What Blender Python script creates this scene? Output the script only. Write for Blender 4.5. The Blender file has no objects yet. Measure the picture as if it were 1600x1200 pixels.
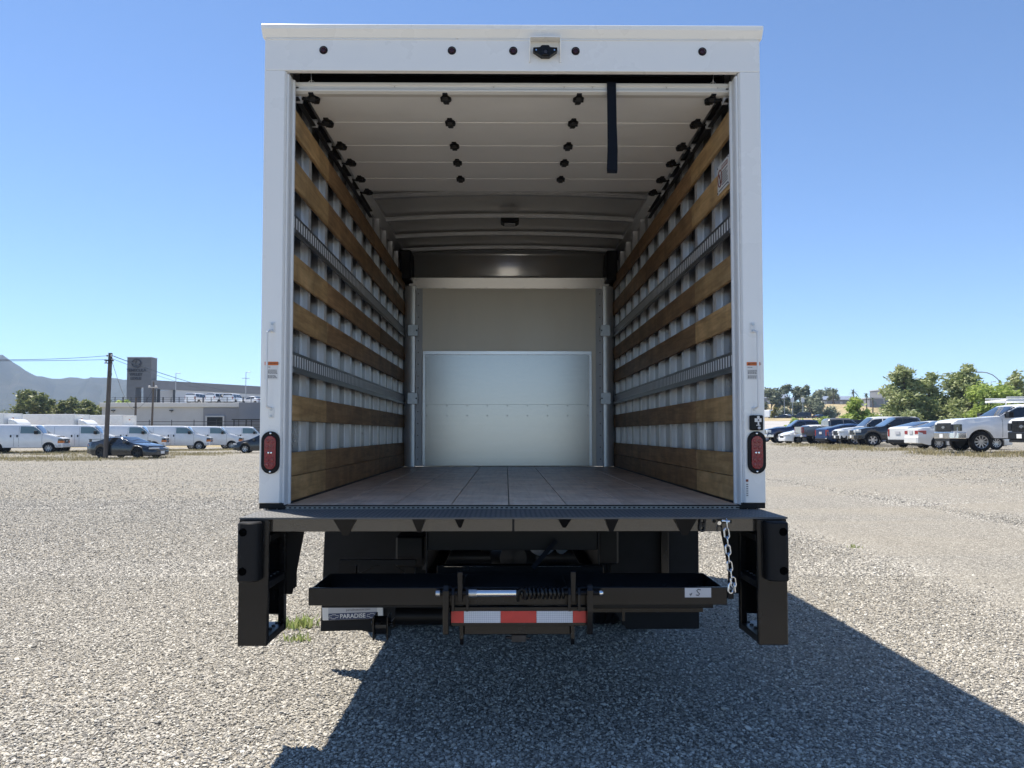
import bpy, bmesh, math, random
import numpy as np
from mathutils import Vector, Matrix
R = math.radians
scene = bpy.context.scene
COL = scene.collection

# ------------------------------------------------------------------ camera, sky, sun, exposure
cd = bpy.data.cameras.new('camera'); cam = bpy.data.objects.new('camera', cd); COL.objects.link(cam)
cam.location = (-0.035, -3.87, 1.45)
cam.rotation_euler = (R(90 + 2.4), 0, R(-0.45))
cd.sensor_width = 36.0; cd.lens = 1202 / 1600 * 36.0
cd.shift_y = 27 / 1600
cd.clip_start = 0.05; cd.clip_end = 9000
scene.camera = cam

SUN_TO = Vector((-0.37, 0.36, 1.0)).normalized()
SUN_EL = math.asin(SUN_TO.z)
w = bpy.data.worlds.new('World'); scene.world = w; w.use_nodes = True
nt = w.node_tree
bg = nt.nodes['Background']
sky = nt.nodes.new('ShaderNodeTexSky'); sky.sky_type = 'NISHITA'
sky.sun_disc = False; sky.sun_elevation = SUN_EL; sky.sun_rotation = math.atan2(SUN_TO.x, SUN_TO.y)
sky.altitude = 2000; sky.air_density = 1.0; sky.dust_density = 0.1; sky.ozone_density = 6.0
nt.links.new(sky.outputs[0], bg.inputs[0]); bg.inputs[1].default_value = 0.064
sd = bpy.data.lights.new('sun', 'SUN'); sun = bpy.data.objects.new('sun', sd); COL.objects.link(sun)
sd.energy = 3.05; sd.angle = R(0.53); sd.color = (1.0, 0.94, 0.845)
sun.rotation_euler = SUN_TO.to_track_quat('Z', 'Y').to_euler(); sun.location = (-8, 6, 30)
vs = scene.view_settings
vs.view_transform = 'Standard'; vs.look = 'None'; vs.gamma = 1.0; vs.use_curve_mapping = False
vs.exposure = 1.55
scene.render.engine = 'CYCLES'
cy = scene.cycles
cy.max_bounces = 14; cy.diffuse_bounces = 8; cy.glossy_bounces = 5; cy.transmission_bounces = 6; cy.volume_bounces = 1
cy.caustics_reflective = False; cy.caustics_refractive = False

# ------------------------------------------------------------------ helpers
def tag(o, label=None, cat=None, group=None, kind=None):
    if label: o['label'] = label
    if cat: o['category'] = cat
    if group: o['group'] = group
    if kind: o['kind'] = kind
    return o

def empty(name, loc=(0, 0, 0), rz=0.0):
    o = bpy.data.objects.new(name, None); COL.objects.link(o)
    o.location = loc; o.rotation_euler = (0, 0, rz); o.empty_display_size = 0.3
    return o

def link(name, me, parent=None):
    o = bpy.data.objects.new(name, me); COL.objects.link(o)
    if parent: o.parent = parent
    return o

def copy_tree(o, parent=None):
    c = o.copy(); COL.objects.link(c)
    if parent: c.parent = parent
    for ch in list(o.children): copy_tree(ch, c)
    return c

class MB:
    """collects shapes and links them as one mesh object"""
    def __init__(s): s.v = []; s.f = []; s.mi = []; s.cm = 0; s.parts = []
    def add(s, vs_, fs):
        o = len(s.v); s.v.extend([tuple(p) for p in vs_]); s.f.extend([tuple(i + o for i in f) for f in fs]); s.mi.extend([s.cm] * len(fs)); s.parts.append((o, len(s.v), len(s.f) - len(fs), len(s.f))); return s
    def box(s, x0, x1, y0, y1, z0, z1):
        if x0 > x1: x0, x1 = x1, x0
        if y0 > y1: y0, y1 = y1, y0
        if z0 > z1: z0, z1 = z1, z0
        return s.add([(x0, y0, z0), (x1, y0, z0), (x1, y1, z0), (x0, y1, z0), (x0, y0, z1), (x1, y0, z1), (x1, y1, z1), (x0, y1, z1)],
                     [(0, 3, 2, 1), (4, 5, 6, 7), (0, 1, 5, 4), (1, 2, 6, 5), (2, 3, 7, 6), (3, 0, 4, 7)])
    def bar(s, p0, p1, wd, ht, upv=(0, 0, 1)):
        p0 = Vector(p0); p1 = Vector(p1); d = (p1 - p0).normalized(); u = Vector(upv)
        a = d.cross(u)
        if a.length < 1e-4: a = d.cross(Vector((1, 0, 0)))
        a.normalize(); b = a.cross(d); a = a * wd / 2; b = b * ht / 2
        return s.add([p0 - a - b, p0 + a - b, p0 + a + b, p0 - a + b, p1 - a - b, p1 + a - b, p1 + a + b, p1 - a + b],
                     [(0, 1, 2, 3), (7, 6, 5, 4), (0, 4, 5, 1), (1, 5, 6, 2), (2, 6, 7, 3), (3, 7, 4, 0)])
    def prism(s, pts, axis, a, b):
        """polygon pts (2-D) extruded along axis: x -> pts are (y,z); y -> (x,z); z -> (x,y)"""
        def m(p, t): return {'x': (t, p[0], p[1]), 'y': (p[0], t, p[1]), 'z': (p[0], p[1], t)}[axis]
        n = len(pts)
        ar = sum(pts[i][0] * pts[(i + 1) % n][1] - pts[(i + 1) % n][0] * pts[i][1] for i in range(n))
        flip = (ar > 0) == (axis == 'y')
        if b < a: a, b = b, a
        vv = [m(p, a) for p in pts] + [m(p, b) for p in pts]
        fs = [tuple(range(n))[::-1], tuple(range(n, 2 * n))] + [(i, (i + 1) % n, n + (i + 1) % n, n + i) for i in range(n)]
        if flip: fs = [f[::-1] for f in fs]
        return s.add(vv, fs)
    def cyl(s, p0, p1, r, seg=12, r2=None, cap=True):
        p0 = Vector(p0); p1 = Vector(p1); d = (p1 - p0).normalized()
        a = d.orthogonal().normalized(); b = d.cross(a); r2 = r if r2 is None else r2
        vv = []
        for p, rr in ((p0, r), (p1, r2)):
            for k in range(seg):
                t = 2 * math.pi * k / seg; vv.append(p + a * rr * math.cos(t) + b * rr * math.sin(t))
        fs = [(k, (k + 1) % seg, seg + (k + 1) % seg, seg + k) for k in range(seg)]
        if cap: fs += [tuple(range(seg))[::-1], tuple(range(seg, 2 * seg))]
        return s.add(vv, fs)
    def tube(s, pts, r, seg=8, closed=False):
        P = [Vector(p) for p in pts]; n = len(P); rr = r if isinstance(r, (list, tuple)) else [r] * n
        vv = []; a = None
        for i in range(n):
            if closed: d = P[(i + 1) % n] - P[i - 1]
            else: d = P[min(i + 1, n - 1)] - P[max(i - 1, 0)]
            d.normalize()
            if a is None: a = d.orthogonal().normalized()
            else:
                a = a - d * a.dot(d)
                a = a.normalized() if a.length > 1e-6 else d.orthogonal().normalized()
            b = d.cross(a)
            for k in range(seg):
                t = 2 * math.pi * k / seg; vv.append(P[i] + (a * math.cos(t) + b * math.sin(t)) * rr[i])
        fs = []
        for i in range(n if closed else n - 1):
            j = (i + 1) % n
            for k in range(seg):
                l = (k + 1) % seg; fs.append((i * seg + k, i * seg + l, j * seg + l, j * seg + k))
        if not closed: fs += [tuple(range(seg))[::-1], tuple(range((n - 1) * seg, n * seg))]
        return s.add(vv, fs)
    def lathe(s, prof, c=(0, 0, 0), axis='z', seg=24):
        n = len(prof); vv = []
        for (r, h) in prof:
            for k in range(seg):
                t = 2 * math.pi * k / seg; x, y = r * math.cos(t), r * math.sin(t)
                q = {'z': (x, y, h), 'y': (x, h, y), 'x': (h, x, y)}[axis]
                vv.append((q[0] + c[0], q[1] + c[1], q[2] + c[2]))
        fs = [(i * seg + k, i * seg + (k + 1) % seg, (i + 1) * seg + (k + 1) % seg, (i + 1) * seg + k) for i in range(n - 1) for k in range(seg)]
        if axis == 'y': fs = [f[::-1] for f in fs]
        return s.add(vv, fs)
    def ball(s, c, r, seg=10, rings=6, sc=(1, 1, 1)):
        prof = [(max(1e-4, r * math.sin(math.pi * i / rings)), -r * math.cos(math.pi * i / rings)) for i in range(rings + 1)]
        t = MB(); t.lathe(prof, seg=seg)
        return s.add([(c[0] + p[0] * sc[0], c[1] + p[1] * sc[1], c[2] + p[2] * sc[2]) for p in t.v], t.f)
    def build_each(s, name, mat, parent=None, **k):
        """every shape collected becomes an object of its own"""
        out = []
        for (v0, v1, f0, f1) in s.parts:
            t = MB(); t.v = s.v[v0:v1]; t.f = [tuple(i - v0 for i in f) for f in s.f[f0:f1]]; t.mi = [0] * len(t.f); out.append(t.build(name, mat, parent, **k))
        return out
    def build(s, name, mats, parent=None, bevel=0.0, smooth=False, segs=1):
        me = bpy.data.meshes.new(name); me.from_pydata(s.v, [], s.f)
        if not isinstance(mats, (list, tuple)): mats = [mats]
        for m in mats: me.materials.append(m)
        if len(mats) > 1: me.polygons.foreach_set('material_index', s.mi)
        me.update()
        if smooth:
            bm = bmesh.new(); bm.from_mesh(me); bmesh.ops.remove_doubles(bm, verts=bm.verts, dist=2e-5); bm.to_mesh(me); bm.free()
            me.polygons.foreach_set('use_smooth', [True] * len(me.polygons))
            try: me.set_sharp_from_angle(angle=R(38))
            except Exception: pass
        o = link(name, me, parent)
        if bevel:
            b = o.modifiers.new('bevel', 'BEVEL'); b.width = bevel; b.segments = segs; b.limit_method = 'ANGLE'; b.angle_limit = R(40)
        return o

def text_obj(txt, size, mat, parent, M, name='lettering', ext=0.001, align='CENTER', sx=1.0, bold=0.0):
    cu = bpy.data.curves.new('t', 'FONT'); cu.body = txt; cu.size = size; cu.align_x = align; cu.align_y = 'CENTER'; cu.extrude = ext; cu.offset = bold
    to = bpy.data.objects.new('t', cu); COL.objects.link(to)
    bpy.context.view_layer.update()
    me = bpy.data.meshes.new_from_object(to.evaluated_get(bpy.context.evaluated_depsgraph_get()))
    bpy.data.objects.remove(to); bpy.data.curves.remove(cu)
    me.transform(M @ Matrix.Diagonal((sx, 1, 1, 1))); me.name = name
    me.materials.clear(); me.materials.append(mat)
    return link(name, me, parent)

# ------------------------------------------------------------------ materials
def newmat(name):
    m = bpy.data.materials.new(name); m.use_nodes = True
    return m, m.node_tree, m.node_tree.nodes['Principled BSDF']

def N(nt, typ, **kw):
    n = nt.nodes.new(typ)
    for k, v in kw.items():
        if k.startswith('i_'): n.inputs[k[2:].replace('_', ' ')].default_value = v
        else: setattr(n, k, v)
    return n

def ramp(nt, fac, stops):
    r = nt.nodes.new('ShaderNodeValToRGB'); e = r.color_ramp.elements
    while len(e) < len(stops): e.new(0.5)
    for q, (p, c) in zip(e, stops): q.position = p; q.color = (*c, 1)
    nt.links.new(fac, r.inputs[0]); return r.outputs[0]

def mapped(nt, scale=(1, 1, 1), coord='Object'):
    tc = nt.nodes.new('ShaderNodeTexCoord'); mp = nt.nodes.new('ShaderNodeMapping')
    mp.inputs['Scale'].default_value = scale; nt.links.new(tc.outputs[coord], mp.inputs[0]); return mp.outputs[0]

def pm(name, col, rough=0.5, metal=0.0, var=0.15, nscale=6.0, stretch=(1, 1, 1), bump=0.0, bscale=None, coat=0.0, spec=0.5, rvar=0.1, rand=0.0):
    """painted / metal / plastic surface with slight real-world unevenness"""
    m, nt, b = newmat(name)
    v = mapped(nt, stretch)
    nz = N(nt, 'ShaderNodeTexNoise', i_Scale=nscale, i_Detail=5.0, i_Roughness=0.6); nt.links.new(v, nz.inputs['Vector'])
    lo = tuple(c * (1 - var) for c in col); hi = tuple(min(1, c * (1 + var)) for c in col)
    c = ramp(nt, nz.outputs[0], [(0.3, lo), (0.7, hi)])
    if rand:
        oi = nt.nodes.new('ShaderNodeObjectInfo'); hs = nt.nodes.new('ShaderNodeHueSaturation')
        mr = N(nt, 'ShaderNodeMapRange'); mr.inputs[3].default_value = 1 - rand; mr.inputs[4].default_value = 1 + rand
        nt.links.new(oi.outputs['Random'], mr.inputs[0]); nt.links.new(mr.outputs[0], hs.inputs['Value']); nt.links.new(c, hs.inputs['Color']); c = hs.outputs[0]
    nt.links.new(c, b.inputs['Base Color'])
    if rvar:
        mr = N(nt, 'ShaderNodeMapRange'); mr.inputs[3].default_value = max(0.02, rough - rvar); mr.inputs[4].default_value = min(1, rough + rvar)
        nt.links.new(nz.outputs[0], mr.inputs[0]); nt.links.new(mr.outputs[0], b.inputs['Roughness'])
    else: b.inputs['Roughness'].default_value = rough
    b.inputs['Metallic'].default_value = metal; b.inputs['Specular IOR Level'].default_value = spec
    if coat: b.inputs['Coat Weight'].default_value = coat; b.inputs['Coat Roughness'].default_value = 0.04
    if bump:
        n2 = N(nt, 'ShaderNodeTexNoise', i_Scale=bscale or nscale, i_Detail=3.0); nt.links.new(v, n2.inputs['Vector'])
        bp = N(nt, 'ShaderNodeBump', i_Strength=bump, i_Distance=0.01); nt.links.new(n2.outputs[0], bp.inputs['Height']); nt.links.new(bp.outputs[0], b.inputs['Normal'])
    return m

M = {}
M['white'] = pm('white_paint', (0.86, 0.85, 0.825), 0.28, var=0.012, nscale=1.5, coat=0.3)
M['white_satin'] = pm('white_satin', (0.78, 0.78, 0.77), 0.45, var=0.03)
M['black'] = pm('black_gloss_paint', (0.008, 0.008, 0.009), 0.20, var=0.3, rvar=0.06, spec=0.36)
M['black_satin'] = pm('black_satin', (0.006, 0.006, 0.007), 0.42, var=0.3, spec=0.22)
M['rubber'] = pm('black_rubber', (0.009, 0.009, 0.010), 0.55, var=0.25, spec=0.22)
M['flap'] = pm('mud_flap_rubber', (0.011, 0.0115, 0.013), 0.6, var=0.3, nscale=9, spec=0.2)
M['plastic'] = pm('black_plastic', (0.009, 0.009, 0.010), 0.4, var=0.2, spec=0.25)
M['alu'] = pm('mill_aluminium', (0.75, 0.75, 0.76), 0.32, 1.0, 0.06, 5, (1, 1, 10), rvar=0.08)
M['alu_h'] = pm('brushed_aluminium', (0.44, 0.43, 0.415), 0.24, 1.0, 0.035, 1.6, (0.5, 1, 14), rvar=0.025)
M['alu_roof'] = pm('roof_sheet_aluminium', (0.86, 0.84, 0.80), 0.42, 0.5, 0.06, 2.0, rvar=0.06, bump=0.35, bscale=1.6)
M['galv'] = pm('galvanised_steel', (0.50, 0.52, 0.54), 0.38, 1.0, 0.12, 30)
M['track'] = pm('dull_track_steel', (0.24, 0.245, 0.25), 0.42, 0.85, 0.12, 20)
M['slot_bright'] = pm('lit_slot_white', (0.85, 0.85, 0.85), 0.4, var=0.03)
M['alu_satin'] = pm('satin_aluminium', (0.86, 0.86, 0.86), 0.42, 0.6, 0.05, 4, (4, 4, 0.3))
M['apron'] = pm('black_mirror_gloss', (0.022, 0.021, 0.020), 0.13, var=0.2, nscale=3, spec=1.0, rvar=0.05, coat=0.6)
M['alu_cove'] = pm('polished_cove_aluminium', (0.88, 0.87, 0.84), 0.22, 0.6, 0.04, 1.5, rvar=0.03)
M['bow'] = pm('roof_bow_steel', (0.60, 0.60, 0.61), 0.38, 0.7, 0.1, 12)
M['dark_steel'] = pm('dark_steel', (0.035, 0.035, 0.038), 0.4, 0.6, 0.2, 12)
M['chrome'] = pm('bright_zinc', (0.80, 0.81, 0.82), 0.16, 1.0, 0.05, 20, rvar=0.05)
M['zinc_chain'] = pm('zinc_chain', (0.66, 0.70, 0.76), 0.25, 1.0, 0.1, 60)
M['post'] = pm('wall_post_steel', (0.76, 0.76, 0.77), 0.32, 0.55, 0.05, 8, (1, 1, 0.3))
M['skin'] = pm('wall_skin', (0.30, 0.30, 0.31), 0.30, 0.9, 0.06, 4)
M['frp'] = pm('beige_liner_panel', (0.86, 0.78, 0.67), 0.46, 0.38, spec=0.8, var=0.05, nscale=2.5, stretch=(1, 1, 0.2))
M['door'] = pm('door_panel_white', (0.88, 0.87, 0.85), 0.34, spec=0.7, var=0.03, nscale=3)
M['red'] = pm('red_lens', (0.22, 0.006, 0.012), 0.14, var=0.2, nscale=50, bump=0.5, bscale=160, coat=0.5)
M['red_dark'] = pm('dark_red_lens', (0.035, 0.006, 0.006), 0.2, var=0.2)
M['amber'] = pm('amber_lens', (0.55, 0.16, 0.02), 0.2, var=0.15, nscale=20)
M['refl_red'] = pm('reflective_red', (0.55, 0.035, 0.03), 0.35, var=0.08, nscale=40)
M['orange'] = pm('orange_label', (0.70, 0.17, 0.03), 0.5, var=0.03)
M['brownred'] = pm('brown_red_label', (0.22, 0.05, 0.03), 0.5, var=0.05)
M['paper'] = pm('white_label', (0.74, 0.73, 0.71), 0.5, var=0.03)
M['ink'] = pm('label_ink', (0.03, 0.03, 0.04), 0.6, var=0.05)
M['navy'] = pm('plate_navy', (0.03, 0.045, 0.11), 0.45, var=0.05)
M['silver'] = pm('plate_silver', (0.50, 0.50, 0.52), 0.4, var=0.05)
M['webbing'] = pm('navy_webbing', (0.005, 0.007, 0.013), 0.8, var=0.2, nscale=80, spec=0.2)
M['rail'] = pm('door_bottom_rail', (0.70, 0.675, 0.63), 0.45, 0.25, 0.04, 4, (0.3, 1, 1))
M['hole_shade'] = pm('bolt_hole_shade', (0.003, 0.003, 0.003), 0.9, var=0.05, spec=0.0)  # near-black colour stands for the shade inside the bolt holes
M['seal'] = pm('grey_jamb_seal', (0.60, 0.60, 0.62), 0.4, 0.2, 0.05)

def wood_mat(name, c0, c1, c2, stretch, rand=0.18, rough=0.55, blotch=0.35):
    m, nt, b = newmat(name)
    v = mapped(nt, stretch)
    oi = nt.nodes.new('ShaderNodeObjectInfo')
    mul = N(nt, 'ShaderNodeMath', operation='MULTIPLY'); mul.inputs[1].default_value = 40; nt.links.new(oi.outputs['Random'], mul.inputs[0])
    ad = N(nt, 'ShaderNodeVectorMath', operation='ADD'); nt.links.new(v, ad.inputs[0]); nt.links.new(mul.outputs[0], ad.inputs[1])
    n1 = N(nt, 'ShaderNodeTexNoise', i_Scale=3.2, i_Detail=8.0, i_Roughness=0.62, i_Distortion=0.6); nt.links.new(ad.outputs[0], n1.inputs['Vector'])
    c = ramp(nt, n1.outputs[0], [(0.28, c0), (0.5, c1), (0.75, c2)])
    v2 = mapped(nt, (1, 1, 1)); n2 = N(nt, 'ShaderNodeTexNoise', i_Scale=4.5, i_Detail=6.0, i_Roughness=0.6, i_Distortion=0.5)
    ad2 = N(nt, 'ShaderNodeVectorMath', operation='ADD'); nt.links.new(v2, ad2.inputs[0]); nt.links.new(mul.outputs[0], ad2.inputs[1]); nt.links.new(ad2.outputs[0], n2.inputs['Vector'])
    mr2 = N(nt, 'ShaderNodeMapRange'); mr2.inputs[1].default_value = 0.3; mr2.inputs[2].default_value = 0.7; mr2.inputs[3].default_value = 1 - blotch; mr2.inputs[4].default_value = 1 + blotch * 0.6
    nt.links.new(n2.outputs[0], mr2.inputs[0])
    mr = N(nt, 'ShaderNodeMapRange'); mr.inputs[3].default_value = 1 - rand; mr.inputs[4].default_value = 1 + rand; nt.links.new(oi.outputs['Random'], mr.inputs[0])
    mm = N(nt, 'ShaderNodeMath', operation='MULTIPLY'); nt.links.new(mr.outputs[0], mm.inputs[0]); nt.links.new(mr2.outputs[0], mm.inputs[1])
    hs = nt.nodes.new('ShaderNodeHueSaturation'); nt.links.new(mm.outputs[0], hs.inputs['Value']); nt.links.new(c, hs.inputs['Color'])
    nt.links.new(hs.outputs[0], b.inputs['Base Color']); b.inputs['Roughness'].default_value = rough
    bp = N(nt, 'ShaderNodeBump', i_Strength=0.12, i_Distance=0.004); nt.links.new(n1.outputs[0], bp.inputs['Height']); nt.links.new(bp.outputs[0], b.inputs['Normal'])
    return m
M['wood'] = wood_mat('slat_hardwood', (0.22, 0.12, 0.052), (0.345, 0.195, 0.088), (0.46, 0.28, 0.135), (3, 0.9, 12))
M['wood_light'] = wood_mat('slat_birch', (0.34, 0.20, 0.085), (0.50, 0.31, 0.135), (0.63, 0.42, 0.205), (3, 0.9, 10))
M['deck'] = wood_mat('worn_deck_wood', (0.70, 0.51, 0.38), (0.88, 0.68, 0.53), (0.93, 0.78, 0.64), (11, 0.7, 3), 0.10, 0.38, 0.30)

# diamond tread plate: raised lozenges in alternating directions
m, nt, b = newmat('diamond_tread_plate'); M['tread'] = m
v = mapped(nt, (1, 1, 1))
b.inputs['Metallic'].default_value = 0.15
b.inputs['Roughness'].default_value = 0.6; b.inputs['Specular IOR Level'].default_value = 0.15
hs_ = []
for k, ang in enumerate((45, -45)):
    mp = nt.nodes.new('ShaderNodeMapping'); mp.inputs['Rotation'].default_value = (0, 0, R(ang)); mp.inputs['Scale'].default_value = (30, 30, 0)
    mp.inputs['Location'].default_value = (0.5 * k, 0.5 * k, 0)
    nt.links.new(v, mp.inputs[0])
    fr = N(nt, 'ShaderNodeVectorMath', operation='FRACTION'); nt.links.new(mp.outputs[0], fr.inputs[0])
    sb = N(nt, 'ShaderNodeVectorMath', operation='SUBTRACT'); sb.inputs[1].default_value = (0.5, 0.5, 0); nt.links.new(fr.outputs[0], sb.inputs[0])
    mu = N(nt, 'ShaderNodeVectorMath', operation='MULTIPLY'); mu.inputs[1].default_value = (2.1, 7.0, 0); nt.links.new(sb.outputs[0], mu.inputs[0])
    ln = N(nt, 'ShaderNodeVectorMath', operation='LENGTH'); nt.links.new(mu.outputs[0], ln.inputs[0])
    mr = N(nt, 'ShaderNodeMapRange'); mr.inputs[1].default_value = 0.6; mr.inputs[2].default_value = 1.0; mr.inputs[3].default_value = 1; mr.inputs[4].default_value = 0
    nt.links.new(ln.outputs['Value'], mr.inputs[0]); hs_.append(mr.outputs[0])
mx = N(nt, 'ShaderNodeMath', operation='MAXIMUM'); nt.links.new(hs_[0], mx.inputs[0]); nt.links.new(hs_[1], mx.inputs[1])
bp = N(nt, 'ShaderNodeBump', i_Strength=0.9, i_Distance=0.003); nt.links.new(mx.outputs[0], bp.inputs['Height']); nt.links.new(bp.outputs[0], b.inputs['Normal'])
nt.links.new(ramp(nt, mx.outputs[0], [(0, (0.12, 0.12, 0.12)), (1, (0.30, 0.295, 0.28))]), b.inputs['Base Color'])

# white / silver prismatic reflective sheeting
m, nt, b = newmat('reflective_white'); M['refl_white'] = m
mp = nt.nodes.new('ShaderNodeMapping'); mp.inputs['Rotation'].default_value = (0, R(45), 0)
tc = nt.nodes.new('ShaderNodeTexCoord'); nt.links.new(tc.outputs['Object'], mp.inputs[0])
ck = N(nt, 'ShaderNodeTexChecker', i_Scale=170.0); ck.inputs[1].default_value = (0.62, 0.65, 0.70, 1); ck.inputs[2].default_value = (0.44, 0.47, 0.53, 1)
nt.links.new(mp.outputs[0], ck.inputs[0]); nt.links.new(ck.outputs[0], b.inputs['Base Color']); b.inputs['Roughness'].default_value = 0.35

def smooth(t): t = max(0.0, min(1.0, t)); return t * t * (3 - 2 * t)
def terrain(x, y):
    h = 0.67 * smooth((x - 5) / 17) * smooth((y + 3) / 12)
    if x > 0:
        s = smooth((x - 10) / 25)
        h += s * (4.4 * smooth((y - 90) / 90) + 7.0 * smooth((y - 205) / 70))
    return h

# ------------------------------------------------------------------ ground
def ground_material():
    m, nt, b = newmat('gravel_and_dry_earth')
    geo = nt.nodes.new('ShaderNodeNewGeometry'); P = geo.outputs['Position']
    vo = N(nt, 'ShaderNodeTexVoronoi', i_Scale=66.0, i_Randomness=1.0); nt.links.new(P, vo.inputs['Vector'])
    vd = N(nt, 'ShaderNodeTexVoronoi', feature='DISTANCE_TO_EDGE', i_Scale=66.0); nt.links.new(P, vd.inputs['Vector'])
    sep = nt.nodes.new('ShaderNodeSeparateColor'); nt.links.new(vo.outputs['Color'], sep.inputs[0])
    stone = ramp(nt, sep.outputs[0], [(0.0, (0.178, 0.165, 0.145)), (0.35, (0.323, 0.297, 0.251)), (0.7, (0.442, 0.409, 0.346)), (1.0, (0.607, 0.568, 0.495))])
    edge = N(nt, 'ShaderNodeMapRange'); edge.inputs[2].default_value = 0.12; edge.inputs[3].default_value = 0.45; edge.inputs[4].default_value = 1.0
    nt.links.new(vd.outputs[0], edge.inputs[0])
    mulc = N(nt, 'ShaderNodeMix', data_type='RGBA', blend_type='MULTIPLY'); mulc.inputs[0].default_value = 1.0
    nt.links.new(stone, mulc.inputs[6]); nt.links.new(edge.outputs[0], mulc.inputs[7])
    # finer, dustier patches and wheel-worn bands
    mp = nt.nodes.new('ShaderNodeMapping'); mp.inputs['Scale'].default_value = (0.10, 0.45, 1); mp.inputs['Rotation'].default_value = (0, 0, R(8)); nt.links.new(P, mp.inputs[0])
    n1 = N(nt, 'ShaderNodeTexNoise', i_Scale=1.0, i_Detail=6.0, i_Roughness=0.6, i_Distortion=0.4); nt.links.new(mp.outputs[0], n1.inputs['Vector'])
    dust = N(nt, 'ShaderNodeMapRange'); dust.inputs[1].default_value = 0.42; dust.inputs[2].default_value = 0.68; dust.inputs[4].default_value = 0.5; nt.links.new(n1.outputs[0], dust.inputs[0])
    nf = N(nt, 'ShaderNodeTexNoise', i_Scale=30.0, i_Detail=8.0, i_Roughness=0.85); nt.links.new(P, nf.inputs['Vector'])
    earth = ramp(nt, nf.outputs[0], [(0.3, (0.310, 0.264, 0.198)), (0.7, (0.495, 0.436, 0.337))])
    mix1 = N(nt, 'ShaderNodeMix', data_type='RGBA'); nt.links.new(dust.outputs[0], mix1.inputs[0]); nt.links.new(mulc.outputs[2], mix1.inputs[6]); nt.links.new(earth, mix1.inputs[7])
    # dry grass beyond the lot
    sx = nt.nodes.new('ShaderNodeSeparateXYZ'); nt.links.new(P, sx.inputs[0])
    n2 = N(nt, 'ShaderNodeTexNoise', i_Scale=0.12, i_Detail=5.0); nt.links.new(P, n2.inputs['Vector'])
    ma = N(nt, 'ShaderNodeMath', operation='MULTIPLY_ADD'); ma.inputs[1].default_value = 30.0; nt.links.new(n2.outputs[0], ma.inputs[0]); nt.links.new(sx.outputs[1], ma.inputs[2])
    far = N(nt, 'ShaderNodeMapRange'); far.inputs[1].default_value = 88; far.inputs[2].default_value = 96; nt.links.new(ma.outputs[0], far.inputs[0])
    n3 = N(nt, 'ShaderNodeTexNoise', i_Scale=0.35, i_Detail=8.0, i_Roughness=0.7); nt.links.new(P, n3.inputs['Vector'])
    grass = ramp(nt, n3.outputs[0], [(0.3, (0.172, 0.158, 0.073)), (0.5, (0.396, 0.317, 0.185)), (0.75, (0.475, 0.383, 0.238))])
    mix2 = N(nt, 'ShaderNodeMix', data_type='RGBA'); nt.links.new(far.outputs[0], mix2.inputs[0]); nt.links.new(mix1.outputs[2], mix2.inputs[6]); nt.links.new(grass, mix2.inputs[7])
    gm = N(nt, 'ShaderNodeMix', data_type='RGBA', blend_type='MULTIPLY'); gm.inputs[0].default_value = 1.0; gm.inputs[7].default_value = (0.93, 0.935, 0.935, 1); nt.links.new(mix2.outputs[2], gm.inputs[6]); nt.links.new(gm.outputs[2], b.inputs['Base Color']); b.inputs['Roughness'].default_value = 0.9; b.inputs['Specular IOR Level'].default_value = 0.2
    h = N(nt, 'ShaderNodeMath', operation='MULTIPLY'); nt.links.new(edge.outputs[0], h.inputs[0]); nt.links.new(sep.outputs[1], h.inputs[1])
    bp = N(nt, 'ShaderNodeBump', i_Strength=0.9, i_Distance=0.02); nt.links.new(h.outputs[0], bp.inputs['Height']); nt.links.new(bp.outputs[0], b.inputs['Normal'])
    return m
M['gravel'] = ground_material()

def build_ground():
    xs = sorted(set([-3500, -2000, -900, -400, -200, -120] + list(range(-80, 81, 4)) + [100, 130, 170, 220, 300, 450, 700, 1200, 2500]))
    ys = sorted(set([-60, -30, -15] + list(range(-10, 100, 4)) + list(range(100, 300, 10)) + [330, 400, 600, 1000, 2000, 3500]))
    v = [(x, y, terrain(x, y)) for y in ys for x in xs]; nx = len(xs)
    f = [(j * nx + i, j * nx + i + 1, (j + 1) * nx + i + 1, (j + 1) * nx + i) for j in range(len(ys) - 1) for i in range(nx - 1)]
    mb = MB(); mb.add(v, f); tag(mb.build('ground', M['gravel'], smooth=True), kind='structure')
build_ground()

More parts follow.
